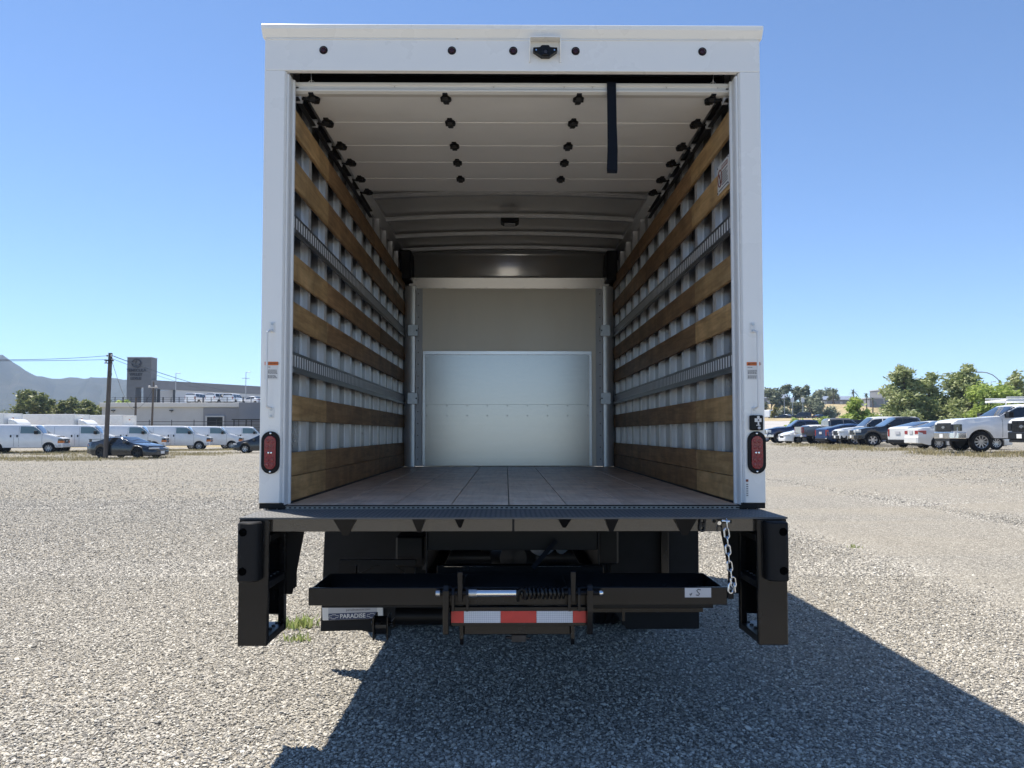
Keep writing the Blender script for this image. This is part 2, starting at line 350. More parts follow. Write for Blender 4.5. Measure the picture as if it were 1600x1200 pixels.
def build_gravel():
    rng = np.random.default_rng(4)
    def pts(n, y0, y1, smin, smax, p):
        y = y0 + (y1 - y0) * rng.random(n) ** p
        d = y + 3.87
        x = (rng.random(n) * 2 - 1) * (0.70 * d + 2.0) - 0.03
        s = smin + (smax - smin) * rng.random(n) ** 2
        return np.stack([x, y, s * 0.82], 1)
    A = np.concatenate([pts(420000, -3.0, 5.0, 0.0055, 0.0135, 1.25), pts(230000, 4.0, 13.0, 0.008, 0.017, 1.2), pts(130000, 11, 46.0, 0.011, 0.024, 2.1), pts(2600, -3.0, 9.0, 0.016, 0.026, 1.2)])
    # thin out where the lot is worn dusty
    k = np.sin(A[:, 0] * 0.5 + 1.3 * np.sin(A[:, 1] * 0.31)) + np.sin(A[:, 1] * 0.9 + 0.8 * np.sin(A[:, 0] * 0.4))
    A = A[(k < 0.9) | (rng.random(len(A)) < 0.75)]
    z = np.array([terrain(a, b) for a, b in A[:, :2]]) if True else 0
    co = np.stack([A[:, 0], A[:, 1], z + A[:, 2] * 0.25], 1).astype(np.float32)
    me = bpy.data.meshes.new('gravel'); me.vertices.add(len(co)); me.vertices.foreach_set('co', co.ravel())
    at = me.attributes.new('size', 'FLOAT', 'POINT'); at.data.foreach_set('value', A[:, 2].astype(np.float32))
    o = link('gravel', me); tag(o, 'loose pale grey crushed stones spread over the lot', 'gravel', kind='stuff')
    m, nt, b = newmat('crushed_stone')
    oi = nt.nodes.new('ShaderNodeObjectInfo')
    c = ramp(nt, oi.outputs['Random'], [(0.0, (0.12, 0.115, 0.105)), (0.2, (0.26, 0.245, 0.22)), (0.55, (0.429, 0.396, 0.341)), (0.85, (0.568, 0.528, 0.455)), (1.0, (0.739, 0.700, 0.620))])
    nz = N(nt, 'ShaderNodeTexNoise', i_Scale=90.0, i_Detail=3.0)
    geo = nt.nodes.new('ShaderNodeNewGeometry'); nt.links.new(geo.outputs['Position'], nz.inputs['Vector'])
    mr = N(nt, 'ShaderNodeMapRange'); mr.inputs[3].default_value = 0.8; mr.inputs[4].default_value = 1.2; nt.links.new(nz.outputs[0], mr.inputs[0])
    hs = nt.nodes.new('ShaderNodeHueSaturation'); nt.links.new(mr.outputs[0], hs.inputs['Value']); nt.links.new(c, hs.inputs['Color'])
    nb = N(nt, 'ShaderNodeTexNoise', i_Scale=0.55, i_Detail=5.0, i_Roughness=0.6, i_Distortion=0.5); nt.links.new(geo.outputs['Position'], nb.inputs['Vector'])
    fm = N(nt, 'ShaderNodeMapRange'); fm.inputs[1].default_value = 0.42; fm.inputs[2].default_value = 0.70; fm.inputs[4].default_value = 0.32; nt.links.new(nb.outputs[0], fm.inputs[0])
    mxc = N(nt, 'ShaderNodeMix', data_type='RGBA'); mxc.inputs[7].default_value = (0.38, 0.345, 0.29, 1); nt.links.new(fm.outputs[0], mxc.inputs[0]); nt.links.new(hs.outputs[0], mxc.inputs[6])
    gm = N(nt, 'ShaderNodeMix', data_type='RGBA', blend_type='MULTIPLY'); gm.inputs[0].default_value = 1.0; gm.inputs[7].default_value = (0.94, 0.945, 0.945, 1); nt.links.new(mxc.outputs[2], gm.inputs[6])
    nt.links.new(gm.outputs[2], b.inputs['Base Color']); b.inputs['Roughness'].default_value = 0.8; b.inputs['Specular IOR Level'].default_value = 0.3
    me.materials.append(m)
    ng = bpy.data.node_groups.new('scatter_stones', 'GeometryNodeTree')
    ng.interface.new_socket(name='Geometry', in_out='INPUT', socket_type='NodeSocketGeometry')
    ng.interface.new_socket(name='Geometry', in_out='OUTPUT', socket_type='NodeSocketGeometry')
    gi = ng.nodes.new('NodeGroupInput'); go = ng.nodes.new('NodeGroupOutput')
    ico = ng.nodes.new('GeometryNodeMeshIcoSphere'); ico.inputs['Radius'].default_value = 1.0; ico.inputs['Subdivisions'].default_value = 1
    # chip the stone out of round
    sp = ng.nodes.new('GeometryNodeSetPosition'); nzv = ng.nodes.new('ShaderNodeTexNoise'); nzv.inputs['Scale'].default_value = 1.1
    vm = ng.nodes.new('ShaderNodeVectorMath'); vm.operation = 'SUBTRACT'; vm.inputs[1].default_value = (0.5, 0.5, 0.5)
    vs2 = ng.nodes.new('ShaderNodeVectorMath'); vs2.operation = 'SCALE'; vs2.inputs['Scale'].default_value = 0.9
    ng.links.new(nzv.outputs['Color'], vm.inputs[0]); ng.links.new(vm.outputs[0], vs2.inputs[0]); ng.links.new(vs2.outputs[0], sp.inputs['Offset']); ng.links.new(ico.outputs[0], sp.inputs['Geometry'])
    sm = ng.nodes.new('GeometryNodeSetMaterial'); sm.inputs['Material'].default_value = m; ng.links.new(sp.outputs[0], sm.inputs[0])
    iop = ng.nodes.new('GeometryNodeInstanceOnPoints')
    rr = ng.nodes.new('FunctionNodeRandomValue'); rr.data_type = 'FLOAT_VECTOR'; rr.inputs['Min'].default_value = (-0.5, -0.5, 0); rr.inputs['Max'].default_value = (0.5, 0.5, 6.28)
    rs = ng.nodes.new('FunctionNodeRandomValue'); rs.data_type = 'FLOAT_VECTOR'; rs.inputs['Min'].default_value = (0.8, 0.65, 0.4); rs.inputs['Max'].default_value = (1.5, 1.2, 0.72); rs.inputs['Seed'].default_value = 5
    na = ng.nodes.new('GeometryNodeInputNamedAttribute'); na.data_type = 'FLOAT'; na.inputs['Name'].default_value = 'size'
    ms = ng.nodes.new('ShaderNodeVectorMath'); ms.operation = 'SCALE'
    ng.links.new(rs.outputs[0], ms.inputs[0]); ng.links.new(na.outputs[0], ms.inputs['Scale'])
    ng.links.new(gi.outputs[0], iop.inputs['Points']); ng.links.new(sm.outputs[0], iop.inputs['Instance']); ng.links.new(rr.outputs[0], iop.inputs['Rotation']); ng.links.new(ms.outputs[0], iop.inputs['Scale'])
    ng.links.new(iop.outputs[0], go.inputs[0])
    md = o.modifiers.new('scatter', 'NODES'); md.node_group = ng
build_gravel()

# ------------------------------------------------------------------ the box truck (rear plane at y = 0, nose towards +y)
truck = empty('box_truck', (0, 0, 0.07))
tag(truck, 'white box truck with its rear door rolled up on an empty cargo box', 'box truck')
L_BOX = 4.72; FZ = 1.02
part = lambda mb, n, mat, par=truck, **k: mb.build(n, mat, par, **k)

# --- rear frame: pillars, header, cornice
fr = MB()
for s in (-1, 1):
    P_ = [(s * 1.270, 0.0), (s * 1.168, 0.0), (s * 1.160, 0.014), (s * 1.160, 0.085), (s * 1.270, 0.085)]
    fr.prism(P_, 'z', 1.032, 3.236)
fr.box(-1.270, 1.270, 0.0, 0.014, 3.2365, 3.404)
fr.box(-1.159, 1.159, 0.0145, 0.034, 3.2365, 3.243)
frame = part(fr, 'rear_frame', M['white'], bevel=0.004, segs=2)
se = MB()
for s in (-1, 1):
    se.prism([(s * 1.1595, 0.016), (s * 1.150, 0.016), (s * 1.146, 0.030), (s * 1.146, 0.078), (s * 1.136, 0.082), (s * 1.136, 0.098), (s * 1.1595, 0.098)], 'z', FZ + 0.001, 3.225)
se.build_each('door_jamb', M['white_satin'], frame, bevel=0.002)
co = MB(); co.prism([(0.085, 3.405), (-0.004, 3.405), (-0.008, 3.412), (-0.030, 3.440), (-0.034, 3.462), (0.085, 3.466)], 'x', -1.281, 1.281)
part(co, 'cornice', M['white'], frame, bevel=0.003)
sm_ = MB(); sm_.box(-1.26, -0.29, -0.0045, 0.02, 3.398, 3.4045); sm_.box(-0.28, 0.98, -0.0045, 0.02, 3.398, 3.4045); sm_.box(1.0, 1.26, -0.0035, 0.02, 3.399, 3.4045)
sm_.build_each('sealant_bead', M['white_satin'], frame)
ft = MB()
for s in (-1, 1): ft.box(s * 1.268, s * 1.150, 0.003, 0.09, 1.0045, 1.0315)
ft.build_each('frame_foot', M['rubber'], frame)

for x in (-0.97, -0.313, 0.002, 0.322, 0.974):
    mk = MB(); mk.lathe([(0.0001, -0.008), (0.012, -0.007), (0.0155, 0.0)], (x, -0.0005, 3.342), 'y', 16)
    o = part(mk, 'marker_light', M['red_dark'], smooth=True)
    g = MB(); g.lathe([(0.0155, -0.003), (0.021, -0.003), (0.0215, 0.0)], (x, -0.0005, 3.342), 'y', 18); part(g, 'grommet', M['rubber'], o, smooth=True)

# rear-view camera under its little hood
hd = MB()
hd.box(0.086, 0.242, -0.050, -0.0005, 3.389, 3.395)
for x in (0.086, 0.242): hd.prism([(-0.0005, 3.389), (-0.050, 3.389), (-0.040, 3.345), (-0.012, 3.280), (-0.0005, 3.280)], 'x', x - 0.002, x + 0.002)
hood = part(hd, 'camera_hood', M['white'])
cb = MB(); cb.prism([(0.103, 3.345), (0.103, 3.328), (0.145, 3.300), (0.186, 3.300), (0.226, 3.328), (0.226, 3.345), (0.19, 3.347), (0.182, 3.358), (0.146, 3.358), (0.138, 3.347)], 'y', -0.034, -0.001)
cbo = part(cb, 'rear_camera', M['plastic'], bevel=0.002)
ln = MB(); ln.box(0.150, 0.180, -0.040, -0.0345, 3.304, 3.332); part(ln, 'lens_block', M['black'], cbo, bevel=0.002)
ln = MB(); ln.cyl((0.165, -0.0405, 3.318), (0.165, -0.043, 3.318), 0.008, 14); part(ln, 'camera_lens', M['ink'], cbo)
for x in (0.118, 0.211):
    q = MB(); q.cyl((x, -0.0345, 3.330), (x, -0.037, 3.330), 0.004, 8); part(q, 'screw', M['chrome'], cbo)

# --- box shell: outer skins, roof, front wall
for s in (-1, 1):
    q = MB(); q.box(s * 1.2685, s * 1.2605, 0.0855, L_BOX, 0.99, 3.40); part(q, 'side_panel', M['white'])
    q = MB(); q.box(s * 1.2065, s * 1.2045, 0.0855, 4.65, 0.99, 3.40); part(q, 'dark_recess_sheet', M['skin'])  # added dark sheet, shade between the posts set in its colour
    q = MB(); q.box(s * 1.262, s * 1.215, 0.0855, L_BOX, 3.30, 3.398); q.prism([(s * 1.215, 3.398), (s * 1.155, 3.398), (s * 1.150, 3.360), (s * 1.215, 3.290)], 'y', 0.0855, L_BOX)
    part(q, 'roof_rail', M['alu'])
q = MB(); n = 10
for i in range(n):
    x0, x1 = -1.262 + 2.524 * i / n, -1.262 + 2.524 * (i + 1) / n
    za, zb = (3.402 + 0.035 * (1 - (x / 1.262) ** 2) for x in (x0, x1))
    q.add([(x0, 0.0855, za), (x1, 0.0855, zb), (x1, L_BOX, zb), (x0, L_BOX, za), (x0, 0.0855, za + 0.003), (x1, 0.0855, zb + 0.003), (x1, L_BOX, zb + 0.003), (x0, L_BOX, za + 0.003)],
          [(0, 3, 2, 1), (4, 5, 6, 7), (0, 1, 5, 4), (2, 3, 7, 6)])
part(q, 'roof_sheet', M['alu_roof'], smooth=True)
for y in (2.54, 3.23, 3.86, 4.44):
    q = MB(); n = 14
    for (dz, wd, hh) in ((0.022, 0.075, 0.004), (0.0, 0.045, 0.036)):
        for i in range(n):
            xa, xb = -1.15 + 2.3 * i / n, -1.15 + 2.3 * (i + 1) / n
            f = lambda x: 3.352 + 0.036 * (1 - (x / 1.15) ** 2) + dz
            q.add([(xa, y - wd / 2, f(xa)), (xb, y - wd / 2, f(xb)), (xb, y + wd / 2, f(xb)), (xa, y + wd / 2, f(xa)),
                   (xa, y - wd / 2, f(xa) + hh), (xb, y - wd / 2, f(xb) + hh), (xb, y + wd / 2, f(xb) + hh), (xa, y + wd / 2, f(xa) + hh)],
                  [(0, 3, 2, 1), (4, 5, 6, 7), (0, 1, 5, 4), (2, 3, 7, 6)])
    part(q, 'roof_bow', M['bow'], smooth=True)
q = MB(); q.prism([(-0.085, 3.345), (-0.085, 3.375), (0.085, 3.375), (0.085, 3.345), (0.06, 3.330), (-0.06, 3.330)], 'y', 3.16, 3.30)
o = part(q, 'dome_light', M['plastic'], bevel=0.004)
q = MB(); q.box(-0.05, 0.05, 3.18, 3.28, 3.318, 3.3295); part(q, 'lens', M['silver'], o, bevel=0.004)

# --- inside walls: posts, wooden slats, logistic tracks
POST_Y = [0.055 + 0.403 * i for i in range(0, 12)]
for s in (-1, 1):
    for y in POST_Y:
        y = y + 0.07
        q = MB()
        q.box(s * 1.2040, s * 1.2010, y - 0.055, y - 0.028, FZ + 0.002, 3.29)      # hat section: two flanges, web, crown
        q.box(s * 1.2040, s * 1.2010, y + 0.028, y + 0.055, FZ + 0.002, 3.29)
        q.box(s * 1.2040, s * 1.186, y - 0.0275, y - 0.0245, FZ + 0.002, 3.29); q.box(s * 1.1855, s * 1.1665, y - 0.0335, y - 0.0305, FZ + 0.002, 3.29); q.box(s * 1.1885, s * 1.1858, y - 0.0335, y - 0.0278, FZ + 0.002, 3.29)
        q.box(s * 1.2040, s * 1.1665, y + 0.0245, y + 0.0275, FZ + 0.002, 3.29)
        q.box(s * 1.1695, s * 1.1665, y - 0.030, y + 0.024, FZ + 0.002, 3.29)
        part(q, 'wall_post', M['post'])
    # a vertical rib of the skin between the posts
    for y in POST_Y[:-1]:
        q = MB(); q.box(s * 1.2040, s * 1.2000, y + 0.19, y + 0.23, FZ + 0.002, 3.29); part(q, 'skin_seam', M['post'])
    rows = [(2.962, 3.092), (2.678, 2.826), (2.188, 2.322), (1.938, 2.072), (1.448, 1.582), (1.160, 1.281), (1.030, 1.1565)]
    for ri, (z0, z1) in enumerate(rows):
        cuts = [0.10, 0.905, 2.905, 4.55]
        if ri < 2: cuts = [0.10, 0.905 + (0.07 if s > 0 else 0), 2.6, 4.55]
        for k in range(3):
            q = MB(); q.box(s * 1.1655, s * (1.1470 + 0.0006 * ((ri + k) % 2)), cuts[k] + 0.0012, cuts[k + 1] - 0.0012, z0, z1)
            part(q, 'wall_slat', M['wood_light'] if k == 0 else M['wood'], bevel=0.002)
    for (z0, z1, slot) in ((2.425, 2.535, 0.030), (1.695, 1.805, 0.030)):
        zc = (z0 + z1) / 2 + 0.012
        q = MB()
        xa, xb = s * 1.1480, s * 1.1470
        q.box(xa, xb, 0.10, 4.52, zc + slot, z1); q.box(xa, xb, 0.10, 4.52, z0 + 0.022, zc - slot)
        y = 0.10; ys_ = []
        while y < 4.50:
            ys_.append(y); y += 0.0505
        for y in ys_: q.box(xa, xb, y, y + 0.021, zc - slot, zc + slot)
        q.box(s * 1.1655, s * 1.1505, 0.10, 4.52, z1 - 0.004, z1 + 0.004)            # flanges and lower ledge
        q.box(s * 1.1655, s * 1.132, 0.10, 4.52, z0 + 0.016, z0 + 0.0215)
        q.box(s * 1.136, s * 1.132, 0.10, 4.52, z0, z0 + 0.0155)
        part(q, 'logistic_track', M['track'])
        q = MB(); q.box(s * 1.1500, s * 1.1484, 0.10, 4.52, zc - slot - 0.01, zc + slot + 0.01); part(q, 'lit_slot_sheet', M['slot_bright'])  # added white sheet giving the slots the brightness of lit wall

# --- deck
q = 0; xs_ = [-1.146] + [-0.02 + 0.2935 * k for k in range(-3, 4)] + [1.146]
for i in range(len(xs_) - 1):
    q = MB(); q.box(xs_[i] + 0.0026, xs_[i + 1] - 0.0026, 0.02, 4.55, FZ - 0.035, FZ); part(q, 'deck_plank', M['deck'], bevel=0.0015)
q = MB(); q.box(-1.25, 1.25, 0.03, 4.7, FZ - 0.06, FZ - 0.0355)
for s in (-1, 1): q.box(s * 1.2540, s * 1.1475, 0.10, 4.6, FZ - 0.035, FZ + 0.009)  # added black filler strips that stop light leaking beside the deck
part(q, 'subfloor_and_gap_filler', M['black_satin'])

# --- front bulkhead
q = MB(); q.box(-1.06, 1.05, 4.575, 4.60, FZ + 0.002, 2.985); bulk = part(q, 'bulkhead_panel', M['frp'])
q = MB(); q.prism([(-1.262, FZ), (1.262, FZ)] + [(x, 3.400 + 0.035 * (1 - (x / 1.262) ** 2)) for x in (1.262, 1.0, 0.7, 0.35, 0, -0.35, -0.7, -1.0, -1.262)], 'y', 4.66, 4.70); part(q, 'front_wall', M['skin'])
q = MB(); q.prism([(4.5745, 2.978), (4.566, 2.978), (4.545, 3.096), (4.5745, 3.096)], 'x', -1.105, 1.10); o = part(q, 'header_strip', M['alu_h'], bevel=0.002)
q = MB()
for x in (-0.72, -0.25, 0.16, 0.62): q.ball((x, 4.564, 2.988), 0.005, 8, 4)
q.build_each('rivet', M['dark_steel'], o)
q = MB(); n = 10; pr = []
for i in range(n + 1):
    a = R(9 + 32 * (i / n) ** 1.6); pr.append((4.565, 3.098) if not pr else (pr[-1][0] - 0.027 * math.sin(a), pr[-1][1] + 0.027 * math.cos(a)))
for i in range(n):
    a, b_ = pr[i], pr[i + 1]
    q.add([(-1.045, a[0], a[1]), (1.035, a[0], a[1]), (1.035, b_[0], b_[1]), (-1.045, b_[0], b_[1])], [(0, 1, 2, 3)])
o = part(q, 'cove_sheet', M['alu_cove'], smooth=True); sld = o.modifiers.new('t', 'SOLIDIFY'); sld.thickness = 0.003
for s in (-1, 1):
    q = MB(); q.box(s * 1.165 - 0.005, s * 1.05 - 0.005, 4.30, 4.57, 3.03, 3.345); part(q, 'corner_casting', M['black_satin'], bevel=0.01)
    q = MB(); pts = [(s * 1.135, 4.46)] + [(s * (1.035 + 0.10 * math.cos(t)), 4.545 - 0.10 * math.sin(t)) for t in [i * math.pi / 16 for i in range(1, 8)]] + [(s * 1.03, 4.43)]
    pts = [(s * 1.150, 4.57)] + [(s * (1.055 + 0.095 * math.cos(t)), 4.57 - 0.10 * math.sin(t)) for t in [i * math.pi / 20 for i in range(0, 13)]] + [(s * 1.022, 4.49), (s * 1.022, 4.57)]
    q.prism(pts, 'z', FZ + 0.003, 2.99); cp = part(q, 'corner_post', M['alu_satin'], smooth=True)
    q = MB(); q.box(s * 1.028, s * 0.955, 4.563, 4.5745, FZ + 0.003, 2.976); o = part(q, 'corner_flange', M['seal'], bevel=0.001)
    q = MB()
    for i in range(15): q.ball((s * 1.0, 4.562, 1.10 + 0.13 * i), 0.006, 8, 4)
    q.build_each('rivet', M['dark_steel'], o)
    for z in (2.50, 1.76):
        q = MB(); q.box(s * 1.102, s * 0.990, 4.452, 4.466, z - 0.062, z + 0.062); o = part(q, 'corner_bracket', M['galv'], bevel=0.003)
        q = MB(); q.cyl((s * 1.005, 4.4515, z), (s * 1.005, 4.444, z), 0.009, 10); part(q, 'bolt', M['dark_steel'], o)
for (z0, z1, y0, nm) in ((1.028, 1.698, 4.545, 'kick_plate'), (1.650, 2.278, 4.556, 'kick_plate')):
    q = MB(); q.box(-0.942, 0.902, y0, y0 + 0.010, z0, z1); kp = part(q, nm, M['alu_h'], bevel=0.002)
    q = MB()
    for z in ((1.575, 1.683) if z0 < 1.5 else (2.262,)):
        for i in range(9): q.ball((-0.90 + 1.76 * i / 8, y0 - 0.001, z), 0.006, 8, 4)
    for sx_ in (-0.932, 0.892):
        for i in range(3): q.ball((sx_, y0 - 0.001, z0 + (z1 - z0) * (0.15 + 0.33 * i)), 0.005, 8, 4)
    q.build_each('rivet', M['dark_steel'], kp)
q = MB(); q.box(-0.946, 0.906, 4.5395, 4.5445, 2.245, 2.283); q.box(-0.946, -0.918, 4.5395, 4.5445, FZ + 0.01, 2.2445); q.box(0.878, 0.906, 4.5395, 4.5445, FZ + 0.01, 2.2445)
q.build_each('kick_plate_trim', M['alu'], truck, bevel=0.001)

# --- roll-up door parked under the roof
DY = [0.155, 0.505, 0.870, 1.170, 1.505, 1.80]
dz = lambda y: 3.172 + 0.012 * y / 1.8
rd = empty('rollup_door', (0, 0, 0)); rd.parent = truck
for i in range(5):
    q = MB(); a, b_ = DY[i] + 0.0035, DY[i + 1] - 0.0035
    za, zb = dz(a), dz(b_)
    q.add([(-1.10, a, za), (1.10, a, za), (1.10, b_, zb), (-1.10, b_, zb), (-1.10, a, za + 0.02), (1.10, a, za + 0.02), (1.10, b_, zb + 0.02), (-1.10, b_, zb + 0.02)],
          [(0, 3, 2, 1), (4, 5, 6, 7), (0, 1, 5, 4), (1, 2, 6, 5), (2, 3, 7, 6), (3, 0, 4, 7)])
    q.build('door_panel', M['door'], rd, bevel=0.003)
q = MB(); q.box(-1.10, 1.10, 0.158, 1.79, dz(0.1) + 0.026, dz(0.1) + 0.031); q.build('door_backing', M['alu'], rd)
q = MB(); q.prism([(0.100, 3.176), (0.100, 3.186), (0.106, 3.190), (0.106, 3.204), (0.100, 3.208), (0.100, 3.222), (0.152, 3.222), (0.152, 3.166), (0.118, 3.166)], 'x', -1.145, 1.145)
q.build('bottom_rail', M['rail'], rd, bevel=0.0015)
q = MB()
for x in (-0.62, -0.1, 0.27, 0.42, 0.81, 1.08): q.ball((x, 0.1005, 3.199), 0.004, 8, 4)
q.build_each('rivet', M['chrome'], rd)
def hinge(x, y, end):
    z = dz(y) - 0.001
    q = MB(); k = 1.0
    out = [(-0.016, -0.048), (0.016, -0.048), (0.020, -0.030), (0.036, -0.016), (0.036, 0.016), (0.020, 0.030), (0.016, 0.048), (-0.016, 0.048), (-0.020, 0.030), (-0.036, 0.016), (-0.036, -0.016), (-0.020, -0.030)]
    q.prism([(x + a * 0.8, y + b_ * 1.4) for a, b_ in out], 'z', z - 0.007, z)
    q.cyl((x - 0.027, y, z - 0.011), (x + 0.027, y, z - 0.011), 0.010, 10); q.prism([(y - 0.03, z - 0.0071), (y + 0.03, z - 0.0071), (y + 0.016, z - 0.025), (y - 0.016, z - 0.025)], 'x', x - 0.014, x + 0.014)
    o = q.build('hinge', M['plastic'], rd, bevel=0.001)
    q = MB()
    for dx, dy in ((0, -0.050), (0, 0.050)): q.cyl((x + dx, y + dy, z - 0.0065), (x + dx, y + dy, z - 0.010), 0.0045, 8)
    q.build_each('bolt', M['dark_steel'], o)
    if end:
        s = 1 if x > 0 else -1
        q = MB(); q.bar((x - s * 0.030, y + 0.012, z - 0.012), (x + s * 0.035, y - 0.010, z - 0.012), 0.035, 0.012); q.cyl((x + s * 0.01, y - 0.015, z - 0.018), (x + s * 0.085, y - 0.015, z - 0.012), 0.006, 8)
        q.build('roller_bracket', M['plastic'], o)
        q = MB(); q.cyl((x + s * 0.058, y - 0.015, z - 0.014), (x + s * 0.086, y - 0.015, z - 0.012), 0.024, 14); q.build('roller', M['silver'], o)
for y in DY[:5]:
    for x in (-0.357, 0.352): hinge(x, y + (0.02 if y < 0.2 else 0), False)
for y in DY:
    for s in (-1, 1): hinge(s * 1.062, y + (0.02 if y < 0.2 else 0), True)
q = MB()
sp_ = [(0.518, 0.095, 3.225), (0.518, 0.090, 3.20), (0.519, 0.088, 3.0), (0.521, 0.086, 2.85), (0.520, 0.086, 2.755), (0.519, 0.094, 2.742), (0.519, 0.100, 2.765), (0.524, 0.104, 2.86), (0.522, 0.100, 3.0), (0.52, 0.098, 3.16)]
W_ = [0.024, 0.024, 0.024, 0.026, 0.026, 0.026, 0.026, 0.027, 0.024, 0.024]
vv = []
for (x, y, z), w_ in zip(sp_, W_): vv += [(x - w_, y, z), (x + w_, y, z)]
q.add(vv, [(2 * i, 2 * i + 1, 2 * i + 3, 2 * i + 2) for i in range(len(sp_) - 1)])
o = q.build('pull_strap', M['webbing'], rd); sld = o.modifiers.new('t', 'SOLIDIFY'); sld.thickness = 0.003
for s in (-1, 1):
    q = MB(); pts = [(s * 1.150, 3.140), (s * 1.124, 3.140), (s * 1.124, 3.144), (s * 1.146, 3.144), (s * 1.146, 3.192), (s * 1.124, 3.192), (s * 1.124, 3.196), (s * 1.150, 3.196)]
    q.prism(pts, 'y', 0.10, 2.35); part(q, 'door_track', M['dark_steel'])
    q = MB(); q.tube([(s * 1.06, 0.125, 3.222), (s * 1.06, 0.118, 3.235), (s * 1.06, 0.10, 3.30)], 0.0022, 6); q.tube([(s * 1.06 - 0.022, 0.12, 3.223), (s * 1.06 - 0.008, 0.12, 3.238), (s * 1.06 + 0.008, 0.12, 3.238), (s * 1.06 + 0.022, 0.12, 3.223)], 0.002, 6)
    q.build_each('lift_cable', M['chrome'], truck)
q = MB(); q.cyl((-1.12, 0.17, 3.335), (1.12, 0.17, 3.335), 0.045, 20); o = part(q, 'counterbalance_spring', M['dark_steel'])
q = MB(); q.prism([(-0.09, 3.24), (-0.06, 3.225), (0.06, 3.225), (0.09, 3.24), (0.09, 3.262), (-0.09, 3.262)], 'y', 0.30, 0.42); part(q, 'latch_keeper', M['dark_steel'], o)
q = MB(); q.box(-1.145, 1.145, 0.20, 0.205, 3.205, 3.40); part(q, 'dark_gap_sheet', M['black_satin'])  # black sheet standing for the unlit space above the bottom rail

# --- pillar fittings
for s, x in ((-1, -1.212), (1, 1.225)):
    # oval tail light
    def oval(hw, hh, n=14):
        c = hh - hw; out = []
        for i in range(n + 1): t = math.pi * i / n; out.append((x + hw * math.cos(t), 1.285 + c + hw * math.sin(t)))
        for i in range(n + 1): t = math.pi + math.pi * i / n; out.append((x + hw * math.cos(t), 1.285 - c + hw * math.sin(t)))
        return out
    q = MB(); q.prism(oval(0.046, 0.106), 'y', -0.013, -0.0008); tl = part(q, 'tail_light', M['rubber'], bevel=0.003, segs=2)
    q = MB(); q.prism(oval(0.029, 0.084), 'y', -0.019, -0.0132); part(q, 'red_lens', M['red'], tl, bevel=0.004, segs=2)
    for dz_ in (-0.062, -0.036, 0.026, 0.056):
        for dx in (-0.012, 0.012):
            q = MB(); q.lathe([(0.0095, -0.0195), (0.008, -0.021), (0.0001, -0.0212)], (x + dx, 0, 1.285 + dz_), 'y', 10); part(q, 'lamp_diode', M['red'], tl, smooth=True)
    for dx in (-0.007, 0.007):
        q = MB(); q.lathe([(0.0055, -0.0193), (0.0045, -0.0212), (0.0001, -0.0218)], (x + dx, 0, 1.284), 'y', 10); part(q, 'reflector_stud', M['chrome'], tl, smooth=True)
    for dz_ in (-0.0955, 0.0955):
        q = MB(); q.ball((x, -0.0135, 1.285 + dz_), 0.0055, 10, 6, (1, 0.5, 1)); part(q, 'screw', M['chrome'], tl, smooth=True)
    # grab handle
    hx = -1.226 if s < 0 else 1.226; tx = hx + (0.014 if s < 0 else -0.012)
    q = MB(); q.tube([(tx, -0.004, 1.895), (tx - (tx - hx) * 0.3, -0.022, 1.896), (hx, -0.040, 1.885), (hx, -0.042, 1.86), (hx, -0.042, 1.54), (hx, -0.040, 1.517), (tx - (tx - hx) * 0.3, -0.022, 1.508), (tx, -0.004, 1.507)], 0.0062, 8)
    gh = part(q, 'grab_handle', M['white_satin'], smooth=True)
    for z in (1.915, 1.484):
        q = MB(); q.box(tx - 0.013, tx + 0.013, -0.006, -0.0006, z - 0.026, z + 0.026); part(q, 'handle_plate', M['white_satin'], gh, bevel=0.002)
        for dz_ in (-0.016, 0.016):
            q = MB(); q.cyl((tx, -0.0065, z + dz_), (tx, -0.010, z + dz_), 0.0062, 10); part(q, 'bolt', M['galv'], gh)
    # warning label
    lx = -1.215 if s < 0 else 1.216
    q = MB(); q.box(lx - 0.034, lx + 0.034, -0.0016, -0.0006, 1.652, 1.7225); wl = part(q, 'warning_label', M['paper'])
    q = MB(); q.box(lx - 0.034, lx + 0.034, -0.0016, -0.0006, 1.7235, 1.741); part(q, 'orange_band', M['orange'], wl)
    Mx = Matrix.Translation((lx + 0.008, -0.0019, 1.7322)) @ Matrix.Rotation(R(90), 4, 'X')
    text_obj('WARNING', 0.013, M['ink'], wl, Mx, ext=0.0002)
    q = MB(); q.prism([(lx - 0.029, 1.727), (lx - 0.017, 1.727), (lx - 0.023, 1.738)], 'y', -0.0021, -0.0018); part(q, 'triangle_mark', M['ink'], wl)
    q = MB(); rr_ = random.Random(3 + s)
    for i, z in enumerate((1.714, 1.699, 1.6935, 1.688, 1.6825, 1.671, 1.6655, 1.660)):
        x0 = lx - 0.029
        while x0 < lx + 0.022:
            l_ = rr_.uniform(0.004, 0.011); q.box(x0, min(x0 + l_, lx + 0.03), -0.0020, -0.0017, z - 0.0014, z + 0.0014); x0 += l_ + 0.0025
            if i == 0 and x0 > lx - 0.01: break
    part(q, 'fine_print', M['ink'], wl)
# small label on the right jamb
q = MB(); q.box(1.1625, 1.1665, -0.0006, 0.012, 1.145, 1.155)
q = MB(); q.box(1.1705, 1.183, -0.0012, -0.0006, 1.06, 1.15); o = part(q, 'jamb_label', M['paper'])
q = MB(); q.box(1.1705, 1.183, -0.0018, -0.0013, 1.138, 1.15); part(q, 'label_heading', M['brownred'], o)
q = MB(); [q.box(1.172, 1.1815, -0.0018, -0.0013, 1.068 + 0.011 * i, 1.0715 + 0.011 * i) for i in range(6)]; part(q, 'fine_print', M['ink'], o)
